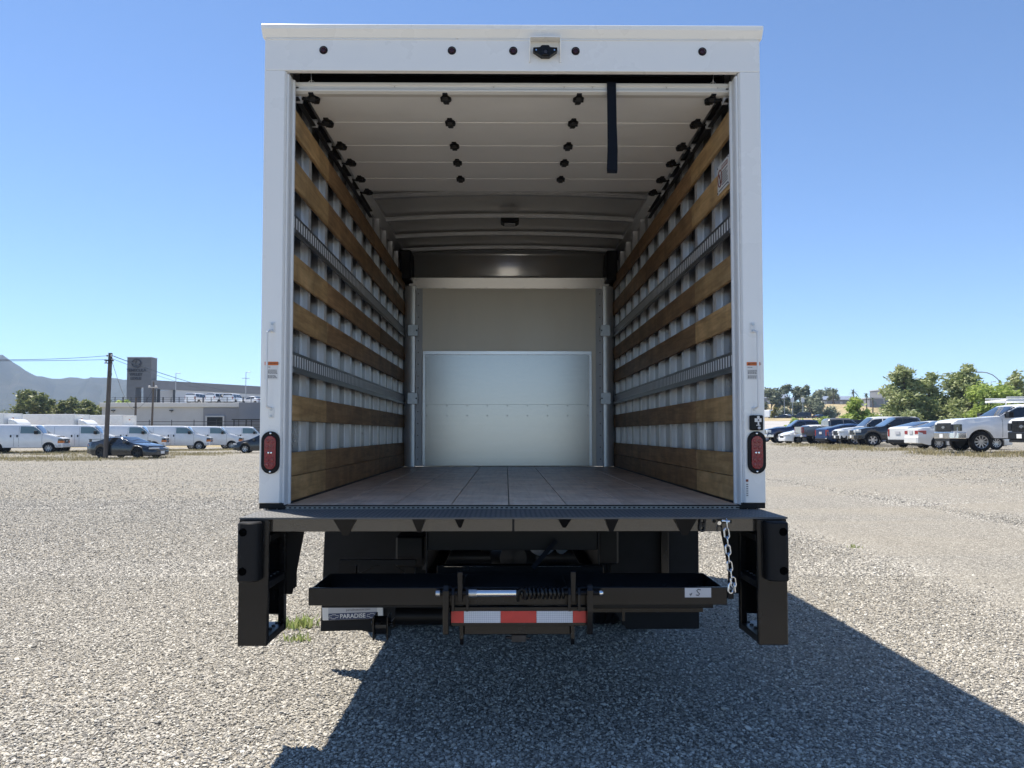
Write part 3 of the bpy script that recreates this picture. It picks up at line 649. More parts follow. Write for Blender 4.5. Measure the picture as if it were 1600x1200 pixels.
# control switch above the right tail light
q = MB(); q.box(1.190, 1.2565, -0.022, -0.0008, 1.396, 1.472); o = part(q, 'switch_box', M['plastic'], bevel=0.006, segs=2)
q = MB(); q.box(1.212, 1.246, -0.0232, -0.0225, 1.438, 1.456); q.cyl((1.2305, -0.0225, 1.462), (1.2305, -0.0235, 1.462), 0.007, 12); q.box(1.2265, 1.2345, -0.0232, -0.0225, 1.424, 1.4375); q.box(1.220, 1.240, -0.0232, -0.0225, 1.4195, 1.4235)
part(q, 'pictogram', M['paper'], o)
q = MB(); q.cyl((1.2335, -0.0225, 1.408), (1.2335, -0.0275, 1.408), 0.0075, 14); part(q, 'push_button', M['silver'], o)
q = MB(); q.cyl((1.2305, -0.0236, 1.447), (1.2305, -0.0242, 1.447), 0.004, 10); part(q, 'indicator', M['ink'], o)

# warning sign on the right wall, screwed to the second slat
sg = empty('wall_sign', (1.145, 0.0, 0.0)); sg.parent = truck
y0, y1, z0, z1 = 0.13, 0.345, 2.70, 2.855
q = MB(); q.box(-0.0035, 0.0, y0, y1, z0, z1); q.build('sign_plate', M['paper'], sg)
def onwall(s_, size, yc, zc, mat):
    Mx = Matrix.Translation((-0.0042, yc, zc)) @ Matrix(((0, 0, -1, 0), (-1, 0, 0, 0), (0, 1, 0, 0), (0, 0, 0, 1)))
    text_obj(s_, size, mat, sg, Mx, ext=0.0003)
q = MB(); q.box(-0.0040, -0.0036, y0 + 0.02, y0 + 0.135, z1 - 0.038, z1 - 0.014); q.build('sign_heading', M['brownred'], sg)
onwall('WARNING', 0.022, y0 + 0.078, z1 - 0.026, M['paper'])
q = MB(); rr_ = random.Random(8)
for i in range(6): q.box(-0.0040, -0.0036, y0 + 0.015 + rr_.uniform(0, 0.03), y0 + 0.13, z1 - 0.056 - 0.0135 * i, z1 - 0.051 - 0.0135 * i)
q.box(-0.0040, -0.0036, y0 + 0.015, y1 - 0.02, z0 + 0.012, z0 + 0.017)
q.build('fine_print', M['ink'], sg)
q = MB(); cy_, cz_ = y1 - 0.050, z0 + 0.080
q.tube([(-0.0042, cy_ + 0.036 * math.cos(t), cz_ + 0.046 * math.sin(t)) for t in [i * math.pi / 12 for i in range(24)]], 0.0032, 6, True)
q.bar((-0.0042, cy_ + 0.024, cz_ + 0.032), (-0.0042, cy_ - 0.024, cz_ - 0.032), 0.006, 0.003)
q.build('prohibition_ring', M['brownred'], sg)
q = MB(); q.box(-0.0039, -0.0036, cy_ - 0.008, cy_ + 0.008, cz_ - 0.03, cz_ + 0.008); q.cyl((-0.0039, cy_, cz_ + 0.018), (-0.0036, cy_, cz_ + 0.018), 0.008, 10); q.build('figure_mark', M['ink'], sg)
q = MB()
for yy in (y0 + 0.008, y1 - 0.008):
    for zz in (z0 + 0.008, z1 - 0.008): q.ball((-0.004, yy, zz), 0.004, 8, 4)
q.build_each('screw', M['dark_steel'], sg)

# ------------------------------------------------------------------ rear bumper, steps, folding platform, underbody
bmp = empty('rear_bumper', (0, 0, 0)); bmp.parent = truck
q = MB(); q.box(-1.240, 1.245, -0.365, 0.0, 0.992, 1.0005); q.build('tread_plate', M['tread'], bmp, bevel=0.001)
q = MB(); q.box(-1.15, 1.15, -0.002, 0.0185, 0.99, 1.0215); q.build('sill_angle', M['black_satin'], bmp, bevel=0.002)
# toothed anti-slip strip along the sill
q = MB(); n = 92
for i in range(n):
    x = -1.13 + 2.26 * i / n; q.box(x, x + 0.0115, -0.0055, -0.0025, 1.0061, 1.0129)
q.box(-1.135, 1.135, -0.0055, -0.0025, 1.0130, 1.0165); q.box(-1.135, 1.135, -0.0055, -0.0025, 1.0020, 1.0060)
q.build('grip_strip', M['track'], bmp)
q = MB(); q.box(-1.12, 1.12, -0.330, -0.322, 0.932, 0.9915); q.build('apron', M['apron'], bmp, bevel=0.002)
q = MB(); q.box(-1.12, 1.12, -0.322, 0.02, 0.935, 0.943); q.build('apron_flange', M['black_satin'], bmp)
for x, wd, z0 in ((-0.767, 0.05, 0.915), (-0.431, 0.03, 0.929), (-0.245, 0.022, 0.950), (0.232, 0.03, 0.950), (0.447, 0.03, 0.929), (0.784, 0.05, 0.915)):
    q = MB(); zt = 0.9915
    q.add([(x - wd, -0.362, zt), (x + wd, -0.362, zt), (x + wd * 0.25, -0.334, z0), (x - wd * 0.25, -0.334, z0), (x - wd, -0.3305, zt), (x + wd, -0.3305, zt), (x + wd * 0.25, -0.3305, z0), (x - wd * 0.25, -0.3305, z0)],
          [(0, 3, 2, 1), (4, 5, 6, 7), (0, 1, 5, 4), (1, 2, 6, 5), (2, 3, 7, 6), (3, 0, 4, 7)])
    q.build('gusset', M['black_satin'], bmp)
q = MB(); q.box(-0.006, 0.004, -0.334, -0.3302, 0.93, 0.9915); q.build('apron_seam', M['black_satin'], bmp)
for s in (-1, 1):
    st = empty('side_step', (0, 0, 0)); st.parent = bmp
    xo, xi = s * 1.240, s * 1.108
    q = MB()
    q.box(xo, xi, -0.366, -0.360, 0.426, 0.9915)                       # rear face plate
    q.box(xo, xo - s * 0.006, -0.3595, -0.06, 0.426, 0.9915)           # outer side plate
    q.box(xi - s * 0.0, xi + s * 0.018, -0.3595, -0.335, 0.426, 0.9915)
    q.box(xi, xi + s * 0.03, -0.10, -0.06, 0.426, 0.9915)
    q.box(xi, xi + s * 0.02, -0.3345, -0.1005, 0.886, 0.92); q.box(xo - s * 0.0065, xi + s * 0.0205, -0.075, -0.06, 0.50, 0.985)
    q.build('step_frame', M['black'], st, bevel=0.003)
    for z in (0.430, 0.676):
        q = MB(); xa, xb = xo - s * 0.0065, xi + s * 0.0005
        q.box(xa, xb, -0.359, -0.058, z + 0.028, z + 0.032); q.box(xa, xb, -0.359, -0.354, z, z + 0.0275); q.box(xb, xb + s * 0.004, -0.3535, -0.0625, z, z + 0.0275)
        for i in range(5):
            for j in range(2):
                q.lathe([(0.010, 0.0), (0.009, 0.006), (0.0001, 0.004)], (xo - s * (0.04 + 0.055 * j), -0.31 + 0.055 * i, z + 0.032), 'z', 8)
        q.build('step_tread', M['dark_steel'], st, bevel=0.001)
    q = MB(); q.box(s * 1.075, s * 1.083, -0.0495, 0.0, 0.62, 0.93)
    q.prism([(s * 1.125, 0.934), (s * 1.020, 0.934), (s * 1.082, 0.594), (s * 1.116, 0.594)], 'y', -0.058, -0.050); q.build('hanger_bracket', M['black_satin'], st)
    # D-shaped rubber dock bumper with two black discs painted as shaded bolt holes
    q = MB(); xa, xb = s * 1.228, s * 1.133
    pts = [(xa, -0.3665), (xa, -0.422), (xa - s * 0.009, -0.432), (xa - s * 0.050, -0.4325)] + [(xb + s * 0.045 * (1 - math.sin(t)), -0.3975 - 0.035 * math.cos(t)) for t in [i * math.pi / 16 for i in range(1, 9)]] + [(xb, -0.3665)]
    q.prism(pts, 'z', 0.722, 0.984); db = q.build('dock_bumper', M['rubber'], st, bevel=0.006, smooth=True)
    for z in (0.942, 0.770):
        q = MB(); q.lathe([(0.0185, -0.4315), (0.0180, -0.4345), (0.0165, -0.4345), (0.0155, -0.4332), (0.0001, -0.4331)], (s * 1.200, 0, z), 'y', 16)
        q.build('bolt_hole_disc', M['hole_shade'], db, smooth=True)
    q = MB(); q.tube([(s * 1.14, -0.09, 0.985), (s * 1.10, -0.12, 0.955), (s * 1.07, -0.14, 0.95), (s * 1.02, -0.12, 0.975)], 0.003, 6); q.build('wiring', M['plastic'], st)

# folding platform (open tray), hinged on a spring shaft
tray = empty('folding_platform', (0, 0, 0)); tray.parent = truck
q = MB()
q.box(-0.915, 0.955, -0.402, -0.396, 0.614, 0.692); q.box(-0.915, 0.955, -0.396, -0.385, 0.686, 0.692)
q.box(-0.915, -0.909, -0.3845, 0.012, 0.614, 0.682); q.box(0.949, 0.955, -0.3845, 0.012, 0.614, 0.682)
q.box(-0.9085, 0.9485, 0.004, 0.012, 0.614, 0.682); q.box(-0.9085, 0.9485, -0.3955, 0.0035, 0.614, 0.620)
for x in (-0.235, 0.245): q.box(x - 0.004, x + 0.004, -0.3955, 0.0035, 0.6205, 0.676)
q.build('tray', M['black'], tray, bevel=0.002)
q = MB(); q.box(-0.86, -0.27, -0.375, -0.33, 0.598, 0.6135); q.box(0.31, 0.90, -0.375, -0.33, 0.594, 0.6135); q.box(-0.86, 0.90, -0.10, -0.05, 0.588, 0.6135)
q.build_each('tray_rail', M['black_satin'], tray, bevel=0.002)
q = MB(); q.box(0.765, 0.883, -0.4035, -0.4024, 0.648, 0.690); o = q.build('data_label', M['silver'], tray)
q = MB(); q.tube([(0.836, -0.404, 0.681), (0.826, -0.404, 0.684), (0.818, -0.404, 0.678), (0.824, -0.404, 0.670), (0.831, -0.404, 0.664), (0.826, -0.404, 0.657), (0.815, -0.404, 0.659)], 0.0022, 5); q.box(0.785, 0.795, -0.4042, -0.4036, 0.661, 0.664); q.tube([(0.790, -0.404, 0.655), (0.797, -0.404, 0.668)], 0.0015, 5); q.build('label_marking', M['ink'], o)
for x in (-0.268, -0.205, 0.245, 0.288):
    q = MB(); q.prism([(-0.46, 0.60), (-0.46, 0.672), (-0.445, 0.700), (-0.41, 0.700), (-0.41, 0.60)], 'x', x - 0.006, x + 0.006); q.build('hinge_plate', M['black'], tray, bevel=0.001)
for x in (-0.237, 0.262):
    q = MB(); q.prism([(-0.452, 0.64), (-0.452, 0.77), (-0.43, 0.775), (-0.405, 0.76), (-0.405, 0.64)], 'x', x - 0.011, x + 0.011); q.build('hinge_lug', M['black'], tray, bevel=0.002)
for x in (-0.298, 0.334):
    q = MB(); q.prism([(-0.455, 0.498), (-0.478, 0.60), (-0.478, 0.695), (-0.455, 0.712), (-0.41, 0.712), (-0.41, 0.60), (-0.42, 0.498)], 'x', x - 0.013, x + 0.013); q.build('hinge_arm', M['black'], tray, bevel=0.003)
q = MB(); q.cyl((-0.342, -0.44, 0.676), (0.383, -0.44, 0.676), 0.0105, 14); q.build('hinge_pin', M['black_satin'], tray, smooth=True)
q = MB(); q.cyl((-0.185, -0.44, 0.676), (0.01, -0.44, 0.676), 0.0165, 18); q.build('spring_shaft', M['chrome'], tray, smooth=True)
q = MB(); q.cyl((-0.199, -0.44, 0.676), (-0.164, -0.44, 0.676), 0.019, 16); q.cyl((-0.344, -0.44, 0.676), (-0.326, -0.44, 0.676), 0.0145, 14); q.build_each('shaft_collar', M['galv'], tray, smooth=True)
q = MB(); q.ball((0.385, -0.44, 0.676), 0.0135, 12, 8); q.build('pin_knob', M['chrome'], tray, smooth=True)
q = MB(); q.tube([(0.028 + 0.196 * i / 176, -0.44 + 0.0225 * math.cos(2 * math.pi * i / 16), 0.677 + 0.0225 * math.sin(2 * math.pi * i / 16)) for i in range(177)], 0.0062, 6); q.build('return_spring', M['black'], tray, smooth=True)
q = MB(); q.tube([(0.018, -0.455, 0.645), (0.018, -0.470, 0.672), (0.022, -0.470, 0.690), (0.034, -0.466, 0.698), (0.048, -0.462, 0.690), (0.050, -0.460, 0.65)], 0.007, 8); q.build('spring_hook', M['black_satin'], tray, smooth=True)
rb = empty('underride_bar', (0, 0, 0)); rb.parent = truck
q = MB(); q.box(-0.278, 0.320, -0.425, -0.400, 0.528, 0.612); q.build('bar_beam', M['black'], rb, bevel=0.002)
for a, b_, mt in ((-0.277, -0.2215, 'refl_red'), (-0.2205, -0.059, 'refl_white'), (-0.058, 0.100, 'refl_red'), (0.101, 0.261, 'refl_white'), (0.262, 0.319, 'refl_red')):
    q = MB(); q.box(a, b_, -0.4268, -0.4253, 0.543, 0.594); q.build('reflective_tape', M[mt], rb)
q = MB(); q.box(-0.22, 0.25, -0.41, -0.398, 0.488, 0.527); q.box(-0.23, 0.26, -0.3975, -0.20, 0.484, 0.490); q.build('lower_channel', M['black'], rb, bevel=0.002)
for x in (-0.232, 0.262):
    q = MB(); q.prism([(-0.415, 0.527), (-0.415, 0.47), (-0.40, 0.440), (-0.36, 0.44), (-0.30, 0.527)], 'x', x - 0.008, x + 0.008); q.build('bar_foot', M['black'], rb)
q = MB(); q.box(-0.01, 0.055, -0.405, -0.38, 0.452, 0.484); q.cyl((-0.035, -0.39, 0.470), (0.075, -0.39, 0.466), 0.006, 8); q.build('latch', M['dark_steel'], rb, bevel=0.002)
q = MB(); q.bar((0.10, 0.05, 0.70), (0.22, 0.05, 0.84), 0.012, 0.022); q.build('latch_cord', M['webbing'], rb)

# safety chain from the bumper to the tray
ch = empty('safety_chain', (0, 0, 0)); ch.parent = truck
def chain_link(p, tilt, turned, parent, mat='zinc_chain', ln_=0.046, r=0.0052):
    q = MB(); pts = []; a = 0.011; c = ln_ / 2 - a
    for i in range(9): t = math.pi * i / 8; pts.append((a * math.cos(t), 0, c + a * math.sin(t)))
    for i in range(9): t = math.pi + math.pi * i / 8; pts.append((a * math.cos(t), 0, -c + a * math.sin(t)))
    Mx = Matrix.Translation(p) @ Matrix.Rotation(tilt, 4, 'Y') @ Matrix.Rotation(R(75 if turned else 8), 4, 'Z')
    q.tube([Mx @ Vector(t) for t in pts], r * 0.8, 6, True); return q.build('chain_link', M[mat], parent, smooth=True)
cp_ = [(0.962, -0.385, 0.972), (0.960, -0.388, 0.93), (0.963, -0.39, 0.893), (0.964, -0.392, 0.857), (0.966, -0.394, 0.821), (0.970, -0.396, 0.785), (0.974, -0.40, 0.750), (0.982, -0.406, 0.716), (0.988, -0.408, 0.690)]
for i, p in enumerate(cp_): chain_link(p, R(-4), i % 2 == 0, ch)
chain_link((0.972, -0.404, 0.690), R(8), False, ch)
q = MB(); q.cyl((0.948, -0.37, 0.984), (0.976, -0.40, 0.984), 0.008, 10); q.cyl((0.93, -0.3665, 0.975), (0.93, -0.38, 0.975), 0.009, 10); q.build_each('chain_bolt', M['chrome'], ch, smooth=True)
q = MB(); q.box(0.962, 0.985, -0.40, -0.37, 0.640, 0.676); q.build('chain_anchor', M['black_satin'], ch)
hk = empty('tow_link', (0, 0, 0)); hk.parent = bmp
for i, p in enumerate(((0.864, -0.342, 0.976), (0.862, -0.342, 0.952))): chain_link(p, R(4), False, hk, 'dark_steel', 0.036, 0.006)

# chassis
q = MB()
for s in (-1, 1):
    q.box(s * 0.445, s * 0.437, 0.10, 7.4, 0.66, 0.90); q.box(s * 0.437, s * 0.37, 0.10, 7.4, 0.66, 0.668); q.box(s * 0.437, s * 0.37, 0.10, 7.4, 0.892, 0.90)
for y in (0.12, 2.4, 3.8, 5.2): q.box(-0.437, 0.437, y, y + 0.008, 0.78 if y < 1 else 0.68, 0.892)
q.build('chassis_frame', M['black_satin'], truck, bevel=0.002)
q = MB()
for y in [0.3 + 0.4 * i for i in range(12)]: q.box(-1.22, 1.22, y, y + 0.05, 0.905, 0.958)
q.build_each('cross_sill', M['black_satin'], truck)
q = MB(); q.box(-0.385, 0.46, 0.06, 0.068, 0.655, 0.705); q.box(-0.385, 0.455, 0.0685, 0.12, 0.705, 0.711)
for x in (-0.28, -0.14, 0.2, 0.3, 0.43): q.cyl((x, 0.0595, 0.672), (x, 0.053, 0.672), 0.007, 8)
q.build('hitch_crossmember', M['black'], truck, bevel=0.002)
q = MB(); q.cyl((-0.95, 2.10, 0.43), (0.95, 2.10, 0.43), 0.065, 16); q.lathe([(0.0001, -0.19), (0.10, -0.17), (0.17, -0.08), (0.185, 0.0), (0.17, 0.08), (0.10, 0.17), (0.0001, 0.19)], (0.02, 2.10, 0.45), 'y', 20)
q.build('rear_axle', M['dark_steel'], truck, smooth=True)
q = MB(); q.cyl((0.02, 2.28, 0.47), (0.05, 5.0, 0.62), 0.045, 12); q.build('drive_shaft', M['dark_steel'], truck, smooth=True)
for s in (-1, 1):
    q = MB(); q.bar((s * 0.52, 0.95, 0.56), (s * 0.52, 2.10, 0.52), 0.07, 0.05); q.bar((s * 0.52, 2.10, 0.52), (s * 0.52, 3.2, 0.58), 0.07, 0.05); q.build('leaf_spring', M['dark_steel'], truck)
    for k, x in enumerate((0.72, 0.98)):
        wh = empty('wheel', (s * x, 2.10, 0.315)); wh.parent = truck
        q = MB(); prof = [(0.21, -0.105), (0.30, -0.115), (0.355, -0.108), (0.378, -0.085), (0.384, -0.05), (0.384, -0.032), (0.372, -0.030), (0.372, -0.022), (0.384, -0.020), (0.385, 0.0), (0.384, 0.020), (0.372, 0.022), (0.372, 0.030), (0.384, 0.032), (0.384, 0.05), (0.378, 0.085), (0.355, 0.108), (0.30, 0.115), (0.21, 0.105)]
        q.lathe(prof, axis='x', seg=36)
        for i in range(48):
            t = 2 * math.pi * i / 48; c_, s_ = math.cos(t), math.sin(t)
            for sx_ in (-1, 1): q.bar((sx_ * 0.055, 0.381 * c_, 0.381 * s_), (sx_ * 0.088, 0.373 * c_, 0.373 * s_), 0.018, 0.012, (0, c_, s_))
        q.build('tyre', M['rubber'], wh, smooth=True)
        q = MB(); q.lathe([(0.21, -0.10), (0.205, 0.10), (0.19, 0.10), (0.17, 0.02), (0.09, 0.03), (0.06, 0.08), (0.0001, 0.08)], axis='x', seg=24); q.build('rim', M['dark_steel'], wh, smooth=True)
for y_ in (5.9,):
    for s in (-1, 1):
        wh = empty('wheel', (s * 0.86, 6.0, 0.315)); wh.parent = truck
        q = MB(); q.lathe([(0.21, -0.11), (0.33, -0.115), (0.38, -0.085), (0.385, 0.0), (0.38, 0.085), (0.33, 0.115), (0.21, 0.11)], axis='x', seg=32); q.build('tyre', M['rubber'], wh, smooth=True)
        q = MB(); q.lathe([(0.21, -0.10), (0.205, 0.10), (0.17, 0.03), (0.0001, 0.05)], axis='x', seg=24); q.build('rim', M['galv'], wh, smooth=True)
q = MB(); q.tube([(0.33, 1.25, 0.62), (0.36, 1.0, 0.70), (0.34, 0.72, 0.74)], 0.036, 12); q.tube([(0.33, 1.25, 0.62), (0.42, 1.9, 0.60), (0.45, 3.4, 0.56)], 0.034, 12); q.build('exhaust_pipe', M['alu'], truck, smooth=True)
q = MB(); q.lathe([(0.0001, 0.0), (0.088, 0.004), (0.098, 0.012), (0.092, 0.02), (0.095, 0.028), (0.095, 0.55), (0.0001, 0.56)], (0.205, 1.30, 0.66), 'y', 24); q.build('muffler', M['galv'], truck, smooth=True)
for (x0, x1, z0, z1, yy) in ((-0.66, -0.50, 0.62, 0.80, 0.52), (-0.20, -0.12, 0.62, 0.86, 1.1), (0.50, 0.62, 0.62, 0.88, 0.62)):
    q = MB(); q.box(x0, x1, yy, yy + 0.2, z0, z1); q.build('valve_box', M['black_satin'], truck, bevel=0.012)
rr_ = random.Random(5)
for i in range(7):
    x, y = rr_.uniform(-0.45, 0.5), rr_.uniform(0.4, 1.2); pts = [(x + rr_.uniform(-0.12, 0.12) * t, y + 0.25 * t, 0.90 - 0.16 * math.sin(t * 1.5) + rr_.uniform(-0.03, 0.03)) for t in (0, 0.5, 1, 1.5, 2)]
    q = MB(); q.tube(pts, 0.007, 6); q.build('hose', M['plastic'], truck, smooth=True)
q = MB(); q.tube([(0.60, 0.30, 0.56), (0.60, 0.30, 0.50), (0.40, 0.30, 0.44), (-0.35, 0.30, 0.44)], 0.02, 8); q.box(0.43, 1.02, 0.28, 0.31, 0.425, 0.447); q.box(0.585, 0.60, 0.272, 0.2795, 0.38, 0.50); q.build('rear_tie_bar', M['black'], truck, bevel=0.001)
q = MB(); q.cyl((-0.62, 0.28, 0.41), (-0.30, 0.28, 0.41), 0.05, 14); q.bar((-0.64, 0.30, 0.36), (-0.46, 0.30, 0.58), 0.05, 0.03); q.build('actuator', M['black_satin'], truck, smooth=True)
q = MB(); q.cyl((-0.715, 0.22, 0.375), (-0.655, 0.22, 0.375), 0.048, 18); q.box(-0.725, -0.717, 0.16, 0.28, 0.31, 0.43); q.box(-0.653, -0.645, 0.16, 0.28, 0.31, 0.43); q.cyl((-0.74, 0.22, 0.385), (-0.63, 0.22, 0.385), 0.009, 8); q.build('guide_roller', M['black'], truck, bevel=0.002)
q = MB(); q.box(-0.93, -0.52, 0.30, 0.33, 0.675, 0.70); q.box(-0.93, -0.84, 0.30, 0.34, 0.60, 0.6745); q.bar((-0.83, 0.315, 0.62), (-0.72, 0.315, 0.672), 0.012, 0.012); q.bar((-0.56, 0.315, 0.60), (-0.64, 0.315, 0.672), 0.012, 0.012); q.build('wire_bracket', M['black_satin'], truck)

# mud flaps and the dealer plate
for s in (-1, 1):
    q = MB()
    if s < 0: q.prism([(-1.165, 0.93), (-0.60, 0.93), (-0.60, 0.22), (-0.83, 0.135), (-0.95, 0.155), (-1.190, 0.148)], 'y', 0.985, 0.995)
    else: q.prism([(1.175, 0.93), (0.62, 0.93), (0.62, 0.30), (0.72, 0.158), (1.175, 0.160)], 'y', 0.985, 0.995)
    q.build('mud_flap', M['flap'], truck, bevel=0.003)
q = MB(); q.box(0.93, 0.975, 0.93, 0.98, 0.42, 0.93); q.build('flap_bracket', M['black'], truck, bevel=0.003)
q = MB(); q.box(-0.66, -0.60, 0.93, 0.98, 0.40, 0.93); q.build('flap_bracket', M['black_satin'], truck, bevel=0.003)
lp = empty('licence_plate', (-0.985, 0.955, 0.312)); lp.parent = truck; lp.rotation_euler = (0, R(-2.0), 0)
q = MB(); q.box(-0.188, 0.188, -0.004, 0.004, -0.082, 0.082); q.build('plate_frame', M['paper'], lp, bevel=0.004)
q = MB(); q.box(-0.150, 0.150, -0.0052, -0.0042, -0.040, 0.075); q.build('plate_insert', M['silver'], lp)
q = MB(); q.box(-0.150, 0.150, -0.0062, -0.0042, -0.080, -0.0405); q.build('dealer_band', M['navy'], lp)
RX = Matrix.Rotation(R(90), 4, 'X')
text_obj('PARADISE', 0.036, M['paper'], lp, Matrix.Translation((0.0, -0.0068, -0.0605)) @ RX, ext=0.0003, bold=0.0008)
text_obj('paradiseautos.com', 0.020, M['ink'], lp, Matrix.Translation((0.035, -0.0056, -0.022)) @ RX, ext=0.0002)
for cx in (-0.118, 0.118):
    q = MB(); o8 = [(-0.030, -0.006), (-0.011, -0.006), (-0.013, -0.012), (0.010, -0.012), (0.012, -0.006), (0.026, -0.006), (0.031, 0.007), (0.012, 0.007), (0.014, 0.012), (-0.009, 0.012), (-0.011, 0.007), (-0.025, 0.007)]
    q.tube([(cx + a, -0.0068, -0.0605 + b_) for a, b_ in o8], 0.0016, 5, True); q.build('dealer_emblem', M['paper'], lp)

# cab in front of the box (hidden from behind, seen from the side)
cab = empty('cab', (0, 0, 0)); cab.parent = truck
q = MB(); q.prism([(5.0, 0.70), (5.0, 2.25), (5.15, 2.42), (5.9, 2.42), (6.55, 2.10), (6.75, 1.50), (6.85, 1.0), (6.85, 0.70)], 'x', -1.0, 1.0); q.build('cab_shell', M['white'], cab, bevel=0.06, segs=3)
q = MB()
for s in (-1, 1): q.prism([(5.35, 1.60), (5.35, 2.15), (5.90, 2.15), (6.25, 1.65)], 'x', s * 0.998, s * 1.003)
q.build_each('side_window', M['ink'], cab)
q = MB(); q.prism([(5.955, 2.36), (6.52, 1.67), (6.526, 1.675), (5.961, 2.365)], 'x', -0.86, 0.86); q.build('windscreen', M['ink'], cab)

# ------------------------------------------------------------------ vehicles
def paint(name, col, rough=0.22, metal=0.0): return pm(name, col, rough, metal, var=0.05, nscale=2.0, coat=0.7, rvar=0.04)
M['p_white'] = paint('car_paint_white', (0.80, 0.80, 0.79))
M['p_pearl'] = paint('car_paint_pearl_white', (0.70, 0.70, 0.68))
M['p_char'] = paint('car_paint_charcoal', (0.035, 0.038, 0.044), 0.25, 0.3)
M['p_dark'] = paint('car_paint_dark_grey', (0.022, 0.025, 0.030), 0.25, 0.2)
M['p_navy'] = paint('car_paint_navy', (0.018, 0.032, 0.085), 0.2, 0.3)
M['p_blue'] = paint('car_paint_blue', (0.035, 0.07, 0.17), 0.2, 0.3)
M['p_pewter'] = paint('car_paint_pewter', (0.21, 0.20, 0.185), 0.28, 0.5)
M['p_silver'] = paint('car_paint_silver', (0.48, 0.49, 0.50), 0.25, 0.6)
M['p_black'] = paint('car_paint_black', (0.012, 0.012, 0.014))
M['p_red'] = paint('car_paint_red', (0.30, 0.02, 0.02))
def glass(name, col, rough=0.06):
    m, nt, b = newmat(name); b.inputs['Base Color'].default_value = (*col, 1); b.inputs['Roughness'].default_value = rough
    b.inputs['Specular IOR Level'].default_value = 0.7; b.inputs['Coat Weight'].default_value = 0.6; b.inputs['Coat Roughness'].default_value = 0.02
    return m
M['glass'] = glass('tinted_window_glass', (0.012, 0.014, 0.017))
M['glass_daylight'] = glass('window_daylight_tint', (0.14, 0.21, 0.21))  # pale teal stands for the daylight seen through both windows
M['glass_sky_tint'] = glass('windscreen_sky_reflection', (0.05, 0.09, 0.15))  # blue sky reflection painted into the glass colour
M['lamp_clear'] = glass('clear_lamp_lens', (0.55, 0.57, 0.58), 0.12)
M['lamp_red'] = glass('red_lamp_lens', (0.28, 0.015, 0.012), 0.12)
M['wheel_alloy'] = pm('alloy_wheel', (0.50, 0.51, 0.53), 0.3, 0.8, 0.1, 8)
M['wheel_steel'] = pm('steel_wheel', (0.42, 0.43, 0.45), 0.4, 0.7, 0.1, 8)
M['wheel_black'] = pm('black_wheel', (0.02, 0.02, 0.022), 0.35, 0.3, 0.1, 8)

def itp(L, x):
    if x <= L[0][0]: return L[0][1]
    for (a, va), (b, vb) in zip(L, L[1:]):
        if x <= b: return va + (vb - va) * ((x - a) / (b - a) if b > a else 1)
    return L[-1][1]

def section(sp, x):
    W = sp['W'] * itp(sp['plan'], x); zt = itp(sp['top'], x); zl = min(itp(sp['belt'], x), zt - 0.015); zb = itp(sp['bottom'], x)
    for xw in sp['axles']:
        ra = sp['R'] * sp.get('arch', 1.17); d = abs(x - xw)
        if d < ra: zb = max(zb, sp['R'] + math.sqrt(ra * ra - d * d))
    zb = min(zb, zl - 0.08); dz = zt - zl
    c = max(0.0, min(1.0, dz / sp['cabh'])); t = sp.get('tumble', 0.2)
    y4 = W - 0.045; y5 = y4 - 0.02 - t * max(0, dz - 0.06) * (1 if c > 0.25 else 0.3)
    y6 = y5 - (0.09 * c + (1 - c) * 0.30 * W)
    if sp.get('bed') and sp['bed'][0] < x < sp['bed'][1]:
        return [(W - 0.26, zb), (W - 0.03, zb), (W, zb + 0.25 * (zl - zb)), (W, zl - 0.12), (W - 0.02, zl), (W - 0.05, zl + 0.012), (W - 0.10, zl - 0.38), (0, zl - 0.40)]
    return [(W - 0.26, zb), (W - 0.03, zb), (W, zb + 0.25 * (zl - zb)), (W, zb + 0.78 * (zl - zb)), (y4, zl), (y5, zl + dz * 0.86), (y6, zl + dz * 0.975), (0, zt)]

def surf(sp, x, u, side=1):
    S = section(sp, x); i = min(int(u), 6); f = u - i
    y = S[i][0] + (S[i + 1][0] - S[i][0]) * f; z = S[i][1] + (S[i + 1][1] - S[i][1]) * f
    return Vector((x, side * y, z))

def patch(sp, x0, x1, u0, u1, side=1, off=0.006, nx=8, nu=4, both=False, skew=0.0):
    """a panel that follows the body surface, a few millimetres proud of it"""
    mb = MB(); us = [u0 + (u1 - u0) * j / nu for j in range(nu + 1)]; cols = []
    for i in range(nx + 1):
        row = []
        for j, u in enumerate(us):
            x = x0 + (x1 - x0) * i / nx + skew * (j / nu)
            p = surf(sp, x, u, side); e = 0.01
            n = (surf(sp, x + e, u, side) - surf(sp, x - e, u, side)).cross(surf(sp, x, min(u + 0.05, 7), side) - surf(sp, x, u - 0.05, side))
            if n.length < 1e-9: n = Vector((0, side, 0.2))
            n.normalize(); n = n * -side
            row.append(p + n * off)
        cols.append(row)
    def put(C, flip):
        vv = [p for r in C for p in r]; k = nu + 1
        fs = [(i * k + j, (i + 1) * k + j, (i + 1) * k + j + 1, i * k + j + 1) for i in range(nx) for j in range(nu)]
        mb.add(vv, [f[::-1] for f in fs] if flip else fs)
    if both:                        # continue across the centre line as one pane
        full = [r + [Vector((p.x, -p.y, p.z)) for p in r[::-1][1:]] for r in cols]
        k = 2 * nu + 1; vv = [p for r in full for p in r]
        mb.add(vv, [(i * k + j, (i + 1) * k + j, (i + 1) * k + j + 1, i * k + j + 1) for i in range(nx) for j in range(2 * nu)])
    else: put(cols, side < 0)
    return mb

